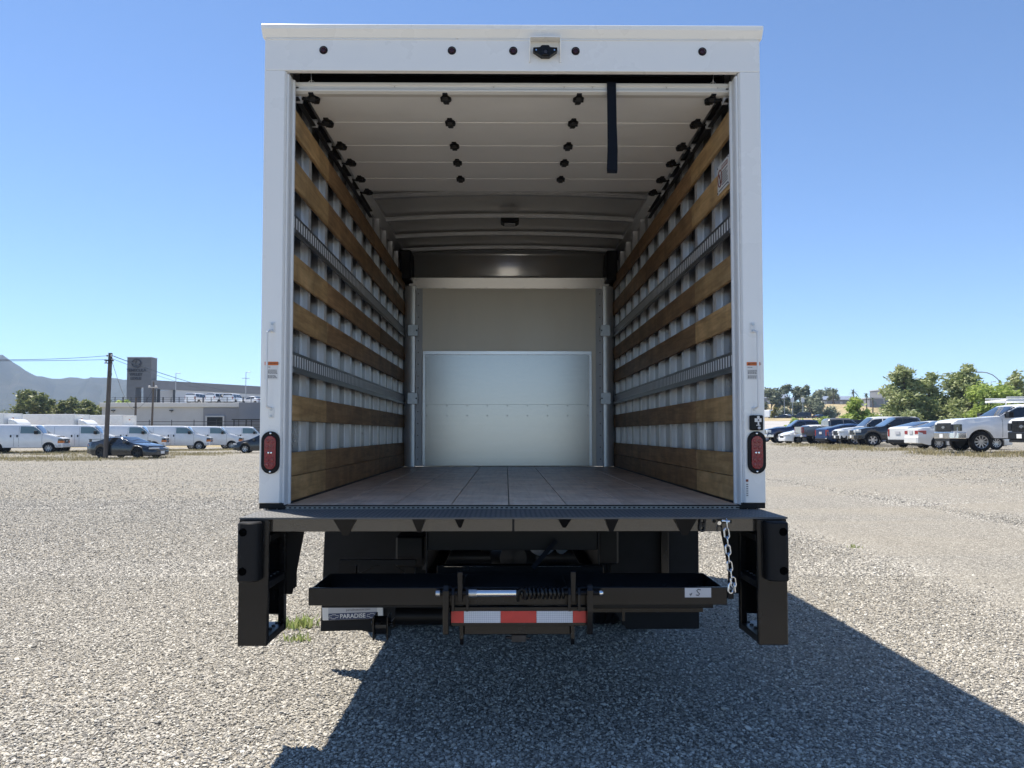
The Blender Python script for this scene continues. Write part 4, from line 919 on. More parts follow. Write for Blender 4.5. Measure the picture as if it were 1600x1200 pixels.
def make_wheel(root, x, y, R_, wd, mat, spokes, side):
    wh = empty('wheel', (x, y, R_)); wh.parent = root
    q = MB(); h = wd / 2; q.lathe([(R_ * 0.62, -h * 0.9), (R_ * 0.80, -h), (R_ * 0.95, -h * 0.9), (R_, -h * 0.6), (R_, h * 0.6), (R_ * 0.95, h * 0.9), (R_ * 0.80, h), (R_ * 0.62, h * 0.9)], axis='y', seg=28); q.build('tyre', M['rubber'], wh, smooth=True)
    q = MB(); o = side * h
    q.lathe([(R_ * 0.63, o * 0.95), (R_ * 0.60, o * 0.9), (R_ * 0.57, o * 0.3)], axis='y', seg=28)
    for k in range(spokes):
        t = 2 * math.pi * k / spokes; c, s = math.cos(t), math.sin(t)
        q.bar((R_ * 0.08 * c, o * 0.7, R_ * 0.08 * s), (R_ * 0.60 * c, o * 0.82, R_ * 0.60 * s), R_ * (1.1 / spokes), 0.03, (0, 1, 0))
    q.lathe([(0.0001, o * 0.86), (R_ * 0.16, o * 0.84), (R_ * 0.2, o * 0.6)], axis='y', seg=14)
    rim = q.build('rim', mat, wh, smooth=True)
    q = MB(); q.lathe([(0.0001, o * 0.28), (R_ * 0.58, o * 0.28)], axis='y', seg=20); q.build('brake_disc', M['dark_steel'], wh)

def vehicle(name, label, cat, sp, col, loc, heading, group=None, detail=2):
    root = empty(name, loc, R(heading)); tag(root, label, cat, group)
    X0, X1 = sp['x']; W = sp['W']
    st = set(); x = X0
    while x < X1: st.add(round(x, 3)); x += 0.16
    for L in (sp['top'], sp['belt'], sp['plan'], sp['bottom']): st.update(round(a, 3) for a, _ in L if X0 <= a <= X1)
    ra = sp['R'] * sp.get('arch', 1.17)
    for xw in sp['axles']:
        for k in range(-8, 9): st.add(round(xw + ra * math.sin(k * math.pi / 16), 3))
        st.update((round(xw - ra - 0.005, 3), round(xw + ra + 0.005, 3)))
    if sp.get('bed'): st.update((sp['bed'][0] - 0.0, sp['bed'][0] + 0.01, sp['bed'][1] - 0.01, sp['bed'][1] + 0.0))
    st.add(X1); xs = sorted(a for a in st if X0 <= a <= X1)
    q = MB(); rings = []
    for x in xs:
        S = section(sp, x); rings.append([(x, y, z) for y, z in S] + [(x, -y, z) for y, z in S[::-1][1:]])
    k = len(rings[0]); q.v = [p for r in rings for p in r]
    q.f = [(i * k + j, (i + 1) * k + j, (i + 1) * k + (j + 1) % k, i * k + (j + 1) % k) for i in range(len(xs) - 1) for j in range(k)]
    q.f.append(tuple(range(k))); q.f.append(tuple(range((len(xs) - 1) * k, len(xs) * k))[::-1]); q.mi = [0] * len(q.f)
    body = q.build('body', col, root, smooth=True)
    q = MB(); zb = min(b for _, b in sp['bottom'])
    q.box(X0 + 0.25, X1 - 0.3, -(W - 0.27), W - 0.27, zb - 0.03, itp(sp['belt'], 0) - 0.15); q.build('underbody', M['plastic'], root)
    gl = M[sp.get('glass', 'glass')]
    ws = sp.get('windscreen')
    if ws: patch(sp, ws[0], ws[1], 4.95, 7, 1, 0.008, 6, 5, True).build('windscreen', M[sp.get('wsglass', sp.get('glass', 'glass'))], root, smooth=True)
    if sp.get('rear_window'): a, b = sp['rear_window']; patch(sp, a, b, 4.95, 7, 1, 0.008, 6, 5, True).build('rear_window', M['glass'], root, smooth=True)
    for s in (-1, 1):
        for w_ in sp.get('side', []): patch(sp, w_[0], w_[1], 4.08, 4.9, s, 0.006, 8, 3).build('side_window', gl, root, smooth=True)
    ym = W - 0.03
    for xw in sp['axles']:
        for s in (-1, 1): make_wheel(root, xw, s * (ym - sp['tw'] / 2), sp['R'], sp['tw'], M[sp.get('wheel', 'wheel_alloy')], sp.get('spokes', 6), s)
    if detail > 1 and sp.get('flare'):
        for xw in sp['axles']:
            for s in (-1, 1):
                q = MB(); q.tube([(xw + (ra + 0.01) * math.cos(t), s * (W * itp(sp['plan'], xw) - 0.015), sp['R'] + (ra + 0.01) * math.sin(t)) for t in [math.pi * i / 12 for i in range(13)]], 0.035, 6); q.build('wheel_arch', M[sp['flare']], root, smooth=True)
    # front
    wf = W * itp(sp['plan'], X1)
    fz = sp['front']
    q = MB(); q.box(X1 - 0.10, X1 + 0.02, -wf * fz['gw'], wf * fz['gw'], fz['grille'][0], fz['grille'][1]); g = q.build('grille', M[fz.get('gmat', 'plastic')], root, bevel=0.015)
    if detail > 1:
        q = MB(); n = fz.get('bars', 3)
        for i in range(n):
            z = fz['grille'][0] + (fz['grille'][1] - fz['grille'][0]) * (i + 0.5) / n; q.box(X1 + 0.0205, X1 + 0.032, -wf * fz['gw'] * 0.96, wf * fz['gw'] * 0.96, z - 0.012, z + 0.012)
        q.build('grille_bar', M[fz.get('barmat', 'dark_steel')], g)
        if fz.get('badge'):
            z = (fz['grille'][0] + fz['grille'][1]) / 2; q = MB(); d = X1 + 0.0325
            q.prism([(-0.15, z - 0.03), (-0.055, z - 0.03), (-0.065, z - 0.06), (0.05, z - 0.06), (0.06, z - 0.03), (0.13, z - 0.03), (0.155, z + 0.035), (0.06, z + 0.035), (0.07, z + 0.06), (-0.045, z + 0.06), (-0.055, z + 0.035), (-0.125, z + 0.035)], 'x', d, d + 0.012)
            q.build('badge', M['chrome'], g)
    bz = fz['bumper']
    q = MB(); bx = fz.get('bx', 0.07); wa, wb = W * itp(sp['plan'], X1 - 0.45) + 0.012, W * itp(sp['plan'], X1 - 0.10) + 0.012; pts = [(X1 - 0.45, wa), (X1 - 0.10, wb), (X1 + bx, wf * 0.80), (X1 + bx, -wf * 0.80), (X1 - 0.10, -wb), (X1 - 0.45, -wa)]
    q.prism(pts, 'z', bz[0], bz[1]); fb = q.build('front_bumper', col if fz.get('bmat') == 'body' else M[fz.get('bmat', 'plastic')], root, bevel=0.03, segs=2)
    if fz.get('valance'):
        q = MB(); q.prism([(a * 0.0 + x, y * 0.96) for x, y in [(p[0] - 0.02, p[1]) for p in pts] for a in (0,)], 'z', fz['valance'], bz[0] - 0.002); q.build('valance', M['plastic'], root, bevel=0.02)
    if fz.get('plate'):
        q = MB(); q.box(X1 + bx + 0.001, X1 + bx + 0.012, -0.16, 0.16, fz['plate'], fz['plate'] + 0.16); q.build('number_plate', M['paper'], root)
    hz = fz['lamp']
    for s in (-1, 1):
        q = MB(); y0, y1 = wf * fz['gw'] + 0.01, wf * 0.99
        q.prism([(X1 + 0.034, s * y0), (X1 + 0.030, s * (y0 + y1) / 2), (X1 + 0.018, s * (wf + 0.004)), (X1 - 0.03, s * (W * itp(sp['plan'], X1 - 0.03) + 0.008)), (X1 - 0.14, s * (W * itp(sp['plan'], X1 - 0.14) + 0.008)), (X1 - 0.28, s * (W * itp(sp['plan'], X1 - 0.28) + 0.010)), (X1 - 0.28, s * y0)], 'z', hz[0], hz[1])
        q.build('headlight', M[fz.get('lmat', 'lamp_clear')], root, bevel=0.015)
        if fz.get('amber'):
            q = MB(); a = fz['amber']; q.prism([(X1 + 0.040, s * y0), (X1 + 0.036, s * (y0 + y1) / 2), (X1 + 0.024, s * (wf + 0.010)), (X1 - 0.03, s * (W * itp(sp['plan'], X1 - 0.03) + 0.014)), (X1 - 0.14, s * (W * itp(sp['plan'], X1 - 0.14) + 0.014)), (X1 - 0.30, s * (W * itp(sp['plan'], X1 - 0.30) + 0.016)), (X1 - 0.30, s * y0)], 'z', a[0], a[1]); q.build('turn_signal', M['amber'], root, bevel=0.01)
    # rear
    rz = sp['rear']; wr_ = W * itp(sp['plan'], X0)
    for s in (-1, 1):
        q = MB(); l = rz['lamp']
        q.prism([(X0 - 0.015, s * wr_ * rz.get('ly', 0.72)), (X0 - 0.008, s * wr_ * 0.97), (X0 + 0.06, s * (wr_ + 0.008)), (X0 + rz.get('wrap', 0.16), s * (W * itp(sp['plan'], X0 + rz.get('wrap', 0.16)) + 0.010)), (X0 + rz.get('wrap', 0.16), s * wr_ * rz.get('ly', 0.72))], 'z', l[0], l[1]); q.build('tail_lamp', M['lamp_red'], root, bevel=0.012)
    q = MB(); b = rz['bumper']; q.prism([(X0 + 0.35, wr_ * 1.01), (X0, wr_ * 1.01), (X0 - 0.07, wr_ * 0.85), (X0 - 0.07, -wr_ * 0.85), (X0, -wr_ * 1.01), (X0 + 0.35, -wr_ * 1.01)], 'z', b[0], b[1]); q.build('rear_bumper', col if rz.get('bmat') == 'body' else M[rz.get('bmat', 'plastic')], root, bevel=0.03)
    if rz.get('plate'): q = MB(); q.box(X0 - 0.03, X0 - 0.012, -0.16, 0.16, rz['plate'], rz['plate'] + 0.16); q.build('number_plate', M['silver'], root)
    if detail > 1:
        mx = sp.get('mirror')
        if mx:
            for s in (-1, 1):
                p = surf(sp, mx[0], 4.05, s); q = MB(); k = sp.get('mk', 1.0)
                q.box(mx[0] - 0.07 * k, mx[0] + 0.06 * k, p.y + s * 0.05, p.y + s * (0.05 + 0.20 * k), mx[1] - 0.08 * k, mx[1] + 0.09 * k); q.bar((mx[0], p.y - s * 0.03, mx[1] - 0.05), (mx[0], p.y + s * 0.08, mx[1] - 0.04), 0.08, 0.05)
                q.build('mirror', col if sp.get('mmat') == 'body' else M['plastic'], root, bevel=0.02)
        for (hx, hz_) in sp.get('handles', []):
            for s in (-1, 1):
                S = section(sp, hx); yy = max(p[0] for p in S[:5]) if True else 0
                q = MB(); hw = sp.get('hw', (0.09, 0.02)); q.box(hx - hw[0], hx + hw[0], s * (yy - 0.01), s * (yy + 0.02), hz_ - hw[1], hz_ + hw[1]); q.build('door_handle', M['plastic'] if sp.get('hmat') != 'body' else col, root, bevel=0.008)
        for (sx_, u0, u1) in sp.get('seams', []):
            for s in (-1, 1): patch(sp, sx_ - 0.007, sx_ + 0.007, u0, u1, s, 0.003, 1, 8).build('door_seam', M['ink'], root)
        if sp.get('sill'):
            for s in (-1, 1): patch(sp, sp['axles'][1] + ra + 0.02, sp['axles'][0] - ra - 0.02, 1.0, 1.75, s, 0.008, 4, 2).build('sill_trim', M['plastic'], root)
    return root

VAN = dict(x=(-2.85, 2.85), W=1.0, R=0.38, tw=0.24, axles=(1.95, -1.48), cabh=0.7, tumble=0.13, arch=1.16,
    plan=[(-2.85, 0.95), (-2.6, 1.0), (1.6, 1.0), (2.5, 0.97), (2.74, 0.91), (2.85, 0.84)], top=[(-2.85, 1.98), (-2.75, 2.09), (-2.4, 2.13), (0.5, 2.13), (0.95, 2.10), (1.62, 1.44), (2.2, 1.30), (2.68, 1.18), (2.80, 1.10), (2.85, 1.0)],
    belt=[(-2.85, 1.42), (1.55, 1.40), (2.2, 1.14), (2.85, 0.95)], bottom=[(-2.85, 0.48), (-2.4, 0.42), (2.85, 0.42)], windscreen=(1.02, 1.60), side=[(0.08, 1.42)], glass='glass_daylight', wsglass='glass',
    wheel='wheel_steel', spokes=8, front=dict(gw=0.62, grille=(0.72, 1.06), bumper=(0.46, 0.66), bmat='silver', lamp=(0.92, 1.05), lmat='glass', amber=(0.74, 0.915), barmat='dark_steel', bars=3, badge=True, bx=0.10),
    rear=dict(lamp=(0.9, 1.35), bumper=(0.45, 0.65), bmat='silver', ly=0.85), mirror=(1.18, 1.52), mk=1.5, handles=[(-0.10, 1.26), (-0.52, 1.26)], hw=(0.05, 0.085), seams=[(0.0, 1.3, 4.9), (-0.32, 1.3, 4.0), (1.52, 1.3, 4.0), (-1.75, 1.3, 4.9)], flare=None)
COUPE = dict(x=(-2.27, 2.27), W=0.92, R=0.325, tw=0.25, axles=(1.28, -1.19), cabh=0.38, tumble=0.42, arch=1.12,
    plan=[(-2.27, 0.80), (-1.9, 0.95), (-1.2, 1.0), (1.2, 0.99), (1.8, 0.93), (2.15, 0.80), (2.27, 0.62)], top=[(-2.27, 0.88), (-2.0, 0.97), (-1.6, 1.0), (-0.75, 1.24), (-0.35, 1.275), (0.05, 1.25), (0.95, 0.90), (1.6, 0.80), (2.1, 0.66), (2.27, 0.52)],
    belt=[(-2.27, 0.82), (-1.5, 0.92), (0.6, 0.86), (1.4, 0.72), (2.27, 0.46)], bottom=[(-2.27, 0.32), (-1.8, 0.2), (1.8, 0.18), (2.27, 0.24)], windscreen=(0.10, 0.90), rear_window=(-1.5, -0.72), side=[(-0.75, -0.22), (-0.18, 0.62)],
    wheel='wheel_black', spokes=5, front=dict(gw=0.45, grille=(0.27, 0.36), bumper=(0.20, 0.42), bmat='body', lamp=(0.55, 0.63), lmat='lamp_clear', plate=0.28, bx=0.03), rear=dict(lamp=(0.66, 0.80), bumper=(0.28, 0.55), bmat='body', ly=0.35), mirror=(0.55, 0.95), mmat='body', handles=[(-0.45, 0.80)])
SEDAN = dict(x=(-2.25, 2.25), W=0.88, R=0.32, tw=0.21, axles=(1.36, -1.34), cabh=0.45, tumble=0.36, arch=1.13,
    plan=[(-2.25, 0.86), (-1.9, 0.97), (-1.2, 1.0), (1.2, 1.0), (1.8, 0.95), (2.12, 0.82), (2.25, 0.66)], top=[(-2.25, 0.98), (-2.05, 1.06), (-1.72, 1.08), (-0.95, 1.40), (-0.5, 1.445), (0.1, 1.43), (0.35, 1.38), (1.12, 1.0), (1.75, 0.88), (2.12, 0.76), (2.25, 0.62)],
    belt=[(-2.25, 0.94), (-1.4, 0.98), (0.8, 0.93), (1.5, 0.80), (2.25, 0.58)], bottom=[(-2.25, 0.35), (-1.8, 0.22), (1.8, 0.2), (2.25, 0.25)], windscreen=(0.38, 1.08), rear_window=(-1.68, -0.98), side=[(-1.05, -0.22), (-0.17, 0.80)],
    wheel='wheel_alloy', spokes=7, front=dict(gw=0.5, grille=(0.46, 0.60), bumper=(0.22, 0.45), bmat='body', lamp=(0.60, 0.72), bars=2, bx=0.03), rear=dict(lamp=(0.74, 0.92), bumper=(0.30, 0.62), bmat='body', ly=0.52, wrap=0.34, plate=0.76), mirror=(0.72, 1.0), mmat='body', handles=[(0.0, 0.86), (-0.95, 0.88)], hmat='body')
HATCH = dict(x=(-2.28, 2.25), W=0.88, R=0.31, tw=0.20, axles=(1.40, -1.30), cabh=0.45, tumble=0.36, arch=1.13,
    plan=[(-2.28, 0.86), (-1.9, 0.97), (-1.2, 1.0), (1.2, 1.0), (1.8, 0.94), (2.12, 0.8), (2.25, 0.62)], top=[(-2.28, 1.06), (-2.2, 1.13), (-1.9, 1.18), (-0.8, 1.42), (-0.2, 1.47), (0.25, 1.42), (1.25, 0.98), (1.85, 0.82), (2.12, 0.70), (2.25, 0.58)],
    belt=[(-2.28, 0.98), (-1.4, 1.0), (0.8, 0.92), (1.5, 0.78), (2.25, 0.55)], bottom=[(-2.28, 0.45), (-1.9, 0.24), (1.8, 0.2), (2.25, 0.25)], windscreen=(0.30, 1.2), rear_window=(-1.95, -0.85), side=[(-1.3, -0.22), (-0.17, 0.85)],
    wheel='wheel_alloy', spokes=10, front=dict(gw=0.4, grille=(0.42, 0.50), bumper=(0.22, 0.42), bmat='body', lamp=(0.56, 0.70), bx=0.03), rear=dict(lamp=(0.62, 1.02), bumper=(0.26, 0.46), bmat='plastic', ly=0.80, wrap=0.12, plate=0.74), mirror=(0.75, 1.0), mmat='body', handles=[(0.0, 0.86), (-0.95, 0.9)], hmat='body')
TACOMA = dict(x=(-2.70, 2.70), W=0.94, R=0.39, tw=0.25, axles=(1.77, -1.80), cabh=0.5, tumble=0.30, arch=1.18, bed=(-2.66, -0.98),
    plan=[(-2.70, 0.97), (1.6, 1.0), (2.2, 0.97), (2.55, 0.88), (2.70, 0.74)], top=[(-2.70, 1.14), (-0.99, 1.16), (-0.98, 1.60), (-0.85, 1.76), (-0.4, 1.80), (0.35, 1.78), (1.15, 1.22), (2.1, 1.14), (2.55, 1.04), (2.70, 0.95)],
    belt=[(-2.70, 1.13), (0.95, 1.15), (1.7, 1.06), (2.70, 0.86)], bottom=[(-2.70, 0.60), (-1.0, 0.48), (2.2, 0.46), (2.70, 0.50)], windscreen=(0.40, 1.12), rear_window=None, side=[(-0.80, -0.02), (0.04, 0.92)], wsglass='glass_sky_tint',
    wheel='wheel_alloy', spokes=6, flare='plastic', front=dict(gw=0.58, grille=(0.72, 0.98), bumper=(0.46, 0.68), bmat='body', lamp=(0.84, 1.0), bars=3, plate=0.52, bx=0.07), rear=dict(lamp=(0.82, 1.10), bumper=(0.5, 0.66), bmat='chrome', ly=0.86), mirror=(0.86, 1.24), mmat='plastic', handles=[(0.22, 1.04), (-0.62, 1.04)])
PICKUP = dict(x=(-2.95, 2.95), W=1.0, R=0.41, tw=0.27, axles=(1.98, -1.70), cabh=0.5, tumble=0.26, arch=1.17, bed=(-2.90, -1.05),
    plan=[(-2.95, 0.98), (2.2, 1.0), (2.6, 0.97), (2.85, 0.90), (2.95, 0.82)], top=[(-2.95, 1.27), (-1.06, 1.30), (-1.05, 1.74), (-0.9, 1.87), (-0.4, 1.91), (0.45, 1.89), (1.2, 1.32), (2.3, 1.25), (2.80, 1.17), (2.95, 1.08)],
    belt=[(-2.95, 1.26), (1.0, 1.27), (1.7, 1.18), (2.95, 1.0)], bottom=[(-2.95, 0.66), (-1.0, 0.52), (2.3, 0.5), (2.95, 0.52)], windscreen=(0.50, 1.17), side=[(-0.88, -0.04), (0.03, 0.98)],
    wheel='wheel_alloy', spokes=6, front=dict(gw=0.58, grille=(0.76, 1.06), bumper=(0.48, 0.72), bmat='chrome', lamp=(0.84, 1.06), bars=2, barmat='chrome', bx=0.10), rear=dict(lamp=(0.82, 1.22), bumper=(0.52, 0.70), bmat='chrome', ly=0.86), mirror=(0.90, 1.36), handles=[(0.15, 1.12), (-0.72, 1.12)])
SUV = dict(x=(-2.55, 2.55), W=0.99, R=0.40, tw=0.25, axles=(1.60, -1.42), cabh=0.55, tumble=0.24, arch=1.15,
    plan=[(-2.55, 0.93), (-2.3, 0.99), (1.9, 1.0), (2.3, 0.95), (2.55, 0.84)], top=[(-2.55, 1.40), (-2.45, 1.78), (-2.2, 1.88), (-0.2, 1.90), (0.35, 1.86), (1.05, 1.24), (1.9, 1.16), (2.4, 1.06), (2.55, 0.95)],
    belt=[(-2.55, 1.20), (0.9, 1.18), (1.5, 1.08), (2.55, 0.9)], bottom=[(-2.55, 0.55), (-2.0, 0.42), (2.0, 0.4), (2.55, 0.45)], windscreen=(0.40, 1.02), rear_window=(-2.50, -2.30), side=[(-2.15, -1.2), (-1.12, -0.18), (-0.12, 0.86)],
    wheel='wheel_alloy', spokes=6, front=dict(gw=0.58, grille=(0.68, 0.96), bumper=(0.42, 0.65), bmat='plastic', lamp=(0.80, 0.96), bars=3, plate=0.48, bx=0.06), rear=dict(lamp=(0.9, 1.30), bumper=(0.45, 0.68), bmat='body', ly=0.85), mirror=(0.80, 1.26), handles=[(0.0, 1.06), (-0.95, 1.06)])
HDTRUCK = dict(x=(-3.1, 3.1), W=1.03, R=0.43, tw=0.28, axles=(2.06, -1.98), cabh=0.5, tumble=0.22, arch=1.22, bed=(-3.05, -1.25),
    plan=[(-3.1, 0.98), (2.3, 1.0), (2.75, 0.985), (3.0, 0.95), (3.1, 0.90)], top=[(-3.1, 1.42), (-1.26, 1.45), (-1.25, 1.84), (-1.1, 1.98), (-0.6, 2.03), (0.35, 2.02), (0.55, 1.98), (1.32, 1.50), (1.9, 1.46), (2.55, 1.43), (2.95, 1.36), (3.1, 1.26)],
    belt=[(-3.1, 1.40), (1.1, 1.42), (1.8, 1.32), (3.1, 1.16)], bottom=[(-3.1, 0.70), (-1.2, 0.60), (2.3, 0.58), (3.1, 0.60)], windscreen=(0.62, 1.28), side=[(-1.05, -0.10), (0.0, 1.10)],
    wheel='wheel_alloy', spokes=10, front=dict(gw=0.70, grille=(0.86, 1.23), gmat='black', bumper=(0.56, 0.84), bmat='chrome', lamp=(0.88, 1.17), lmat='glass', bars=3, badge=True, barmat='black', bx=0.12, valance=0.45, plate=0.60), rear=dict(lamp=(0.95, 1.36), bumper=(0.55, 0.75), bmat='chrome', ly=0.88), mirror=(1.02, 1.55), mk=1.5, handles=[(0.22, 1.24), (-0.78, 1.24)], hmat='body', seams=[(-0.05, 1.2, 4.9), (1.22, 1.2, 4.0)])

# ------------------------------------------------------------------ vehicles on the lot
def gz(x, y): return terrain(x, y)
van0 = None
for (x, y, lab) in ((-35.87, 53.63, 'white cargo van at the left end of the van row, farthest from the truck'),
                    (-33.35, 57.03, 'white cargo van standing directly behind the wooden utility pole'),
                    (-31.26, 60.43, 'white cargo van behind the dark coupe, its wheels hidden by the coupe'),
                    (-28.87, 63.83, 'white cargo van just right of the dark coupe, front wheel in full view'),
                    (-27.25, 67.23, 'white cargo van fifth in the row, behind the nose of the dark sedan'),
                    (-25.46, 70.63, 'white cargo van at the right end of the row, cut off by the box truck')):
    if van0 is None: van0 = o = vehicle('cargo_van', lab, 'van', VAN, M['p_white'], (x, y, 0), 14, 'white cargo vans parked in a row')
    else: o = copy_tree(van0); o.location = (x, y, 0); o['label'] = lab
vehicle('coupe', 'dark grey sports coupe parked beside the wooden utility pole', 'car', COUPE, M['p_dark'], (-22.35, 41.93, 0.0), -14)
spo = [o for o in COL.objects if o.name == 'coupe'][0]
q = MB(); q.box(-2.22, -1.95, -0.72, 0.72, 1.10, 1.13)
for s in (-1, 1): q.box(-2.18, -2.0, s * 0.66, s * 0.70, 0.94, 1.10)
q.build('rear_spoiler', M['p_dark'], spo, bevel=0.008)
vehicle('sedan', 'dark grey sedan half hidden by the left side of the box truck', 'car', SEDAN, M['p_dark'], (-18.07, 54.19, 0), 188)
V = lambda n, lab, cat, sp, col, x, y, h, **k: vehicle(n, lab, cat, sp, M[col], (x, y, gz(x, y)), h, 'cars and trucks parked along the right edge', **k)
V('sedan', 'blue sedan behind the navy pickup, mostly hidden by the box truck', 'car', SEDAN, 'p_blue', 25.83, 68.92, 176)
V('pickup_truck', 'navy blue pickup with chrome bumper facing left beside the box truck', 'pickup', dict(PICKUP, side=[(-1.0, -0.04), (0.03, 0.98)]), 'p_navy', 24.21, 58.84, 172)
V('sedan', 'small white sedan nosing out between the navy and the pewter pickups', 'car', SEDAN, 'p_white', 22.93, 54.02, 185)
V('pickup_truck', 'pewter grey pickup showing its tailgate and red tail lamp', 'pickup', dict(PICKUP, flare='p_pewter'), 'p_pewter', 24.25, 51.95, -6)
V('suv', 'black sport utility vehicle behind the pewter pickup', 'suv', SUV, 'p_black', 29.6, 57.6, 6)
V('hatchback', 'blue hatchback wedged between the pewter pickup and the white off-roader', 'car', HATCH, 'p_blue', 23.9, 49.3, 8)
V('suv', 'white sport utility vehicle with black grille left of the charcoal pickup', 'suv', dict(SUV, flare=None), 'p_white', 24.36, 46.67, 172)
V('pickup_truck', 'charcoal mid-size pickup with blue windscreen reflection facing left', 'pickup', TACOMA, 'p_char', 23.86, 42.81, 172)
V('hatchback', 'white hatchback with black rear glass seen from behind', 'car', HATCH, 'p_pearl', 23.23, 37.89, 14)
V('sedan', 'pearl white sedan with red tail lamp in front of the white hatchback', 'car', dict(SEDAN, spokes=10), 'p_pearl', 22.26, 33.91, -4)
hd = V('pickup_truck', 'large white heavy-duty pickup with ladder rack and chrome bumper', 'pickup', HDTRUCK, 'p_white', 21.99, 28.94, 174)
q = MB()
for s in (-1, 1):
    q.bar((0.95, s * 0.86, 2.17), (-2.9, s * 0.86, 2.17), 0.06, 0.10); q.bar((0.95, s * 0.86, 2.30), (-2.9, s * 0.86, 2.30), 0.04, 0.05)
    for x in (0.1, -1.15, -2.9): q.bar((x, s * 0.86, 1.42 if x < -1 else 2.02), (x, s * 0.86, 2.32), 0.05, 0.05)
for x in (0.95, 0.1, -1.15, -2.0, -2.9): q.bar((x, -0.86, 2.17), (x, 0.86, 2.17), 0.05, 0.08)
q.build('ladder_rack', M['white_satin'], hd, bevel=0.008)
V('pickup_truck', 'white pickup with black grille cut off by the right edge', 'pickup', dict(HDTRUCK, front=dict(HDTRUCK['front'], bmat='plastic', grille=(0.82, 1.26), lmat='plastic')), 'p_white', 22.22, 24.32, 176)

# deck and far-lot cars: one low-detail car of each kind, copied
DEC = 'cars parked on the roof deck'; LOT = 'cars in the far lot below the eucalyptus trees'
c0 = vehicle('suv', 'white car at the left end of the roof deck, seen from behind', 'car', SUV, M['p_white'], (-50.8, 123.5, 6.15), 80, DEC, 1)
for (x, y, lab, h) in ((-47.1, 123.0, 'tall white car in the middle of the roof deck', 72), (-45.3, 124.6, 'white car right of the tallest one on the roof deck', 84)):
    o = copy_tree(c0); o.location = (x, y, 6.15); o.rotation_euler.z = R(h); o['label'] = lab
vehicle('sedan', 'silver grey car on the roof deck between two white cars', 'car', SEDAN, M['p_silver'], (-49.2, 126.0, 6.15), 70, DEC, 1)
vehicle('sedan', 'white low car on the roof deck beside the right-hand lamp post', 'car', SEDAN, M['p_white'], (-41.9, 123.8, 6.15), 150, DEC, 1)
for (k, sp, col, x, y, h, lab) in (('coupe', COUPE, 'p_black', 71.2, 194, 160, 'black low car at the left of the far lot'), ('sedan', SEDAN, 'p_white', 73.6, 198, 120, 'white car between dark cars in the far lot'),
        ('suv', SUV, 'p_dark', 76.0, 194, 165, 'dark grey tall car in the middle of the far lot'), ('sedan', SEDAN, 'p_silver', 78.6, 199, 110, 'silver car partly behind others in the far lot'), ('coupe', COUPE, 'p_black', 80.6, 193, 30, 'black car at the right end of the far lot')):
    vehicle(k, lab, 'car', sp, M[col], (x, y, gz(x, y)), h, LOT, 1)
for (x, y, h, lab) in ((65.5, 136, 150, 'white car glimpsed between the bushes, nearer the palm'), (68.6, 138, 160, 'white car glimpsed left of the tallest right-hand tree')):
    vehicle('suv', lab, 'car', SUV, M['p_white'], (x, y, gz(x, y)), h, None, 1)
q = MB(); q.box(-1.2, 1.2, -3, 3, 0.5, 2.4); rv = empty('travel_trailer', (67.0, 194, gz(67, 194)), R(20)); tag(rv, 'boxy white trailer at the left edge of the far lot', 'trailer')
q.build('body', M['p_white'], rv, bevel=0.15, segs=2); q = MB()
for s in (-1, 1): q.cyl((s * 1.0, 0, 0.35), (s * 1.15, 0, 0.35), 0.35, 16)
q.build('wheel', M['rubber'], rv); q = MB(); q.box(-0.8, 0.8, -3.01, -2.99, 1.3, 1.9); q.build('window', M['glass'], rv)

# white box trucks behind the vans
def parked_box_truck(lab, x, y, h, fair=True):
    root = empty('parked_box_truck', (x, y, 0), R(h)); tag(root, lab, 'box truck', 'white box trucks behind the vans')
    q = MB(); q.box(-7.2, 0, -1.27, 1.27, 1.0, 3.50); q.build('cargo_box', M['white'], root, bevel=0.05, segs=2)
    q = MB(); q.box(-7.2, 0.03, -1.29, 1.29, 3.44, 3.56); q.build('roof_cap', M['white_satin'], root, bevel=0.04, segs=2)
    q = MB()
    for s in (-1, 1): q.box(-0.03, 0.03, s * 1.16, s * 1.285, 1.0, 3.44)
    q.build_each('corner_post', M['white_satin'], root, bevel=0.02)
    q = MB(); q.box(0.015, 0.04, -0.12, 0.12, 3.0, 3.1); q.build('roof_lamp', M['amber'], root)
    q = MB(); q.prism([(0.15, 0.6), (0.15, 2.25), (0.3, 2.35), (1.3, 2.30), (1.9, 1.5), (2.5, 1.25), (2.7, 0.6)], 'y', -1.0, 1.0); q.build('cab', M['p_white'], root, bevel=0.06)
    if fair:
        q = MB(); q.prism([(0.2, 2.36), (0.2, 2.98), (0.55, 2.98), (0.9, 2.88), (1.25, 2.62), (1.45, 2.36)], 'y', -0.95, 0.95); q.build('wind_deflector', M['p_white'], root, bevel=0.12, segs=3, smooth=True)
    q = MB()
    for s in (-1, 1): q.prism([(0.6, 1.5), (0.6, 2.1), (1.25, 2.1), (1.62, 1.5)], 'y', s * 0.995, s * 1.004)
    q.build_each('window', M['glass'], root)
    for xw in (1.7, -4.8):
        for s in (-1, 1):
            q = MB(); q.lathe([(0.2, -0.12), (0.37, -0.12), (0.4, 0), (0.37, 0.12), (0.2, 0.12), (0.0001, 0.1)], (xw, s * 0.9, 0.4), 'y', 20); q.build('wheel', M['rubber'], root)
parked_box_truck('white box truck with roof fairing at the far left edge', -51.6, 77.0, -9)
parked_box_truck('white box truck with its long bare side and roof fairing, behind two vans', -46.9, 81.5, -9)
parked_box_truck('white box truck just left of the utility pole, no fairing', -43.6, 85.5, -9, False)

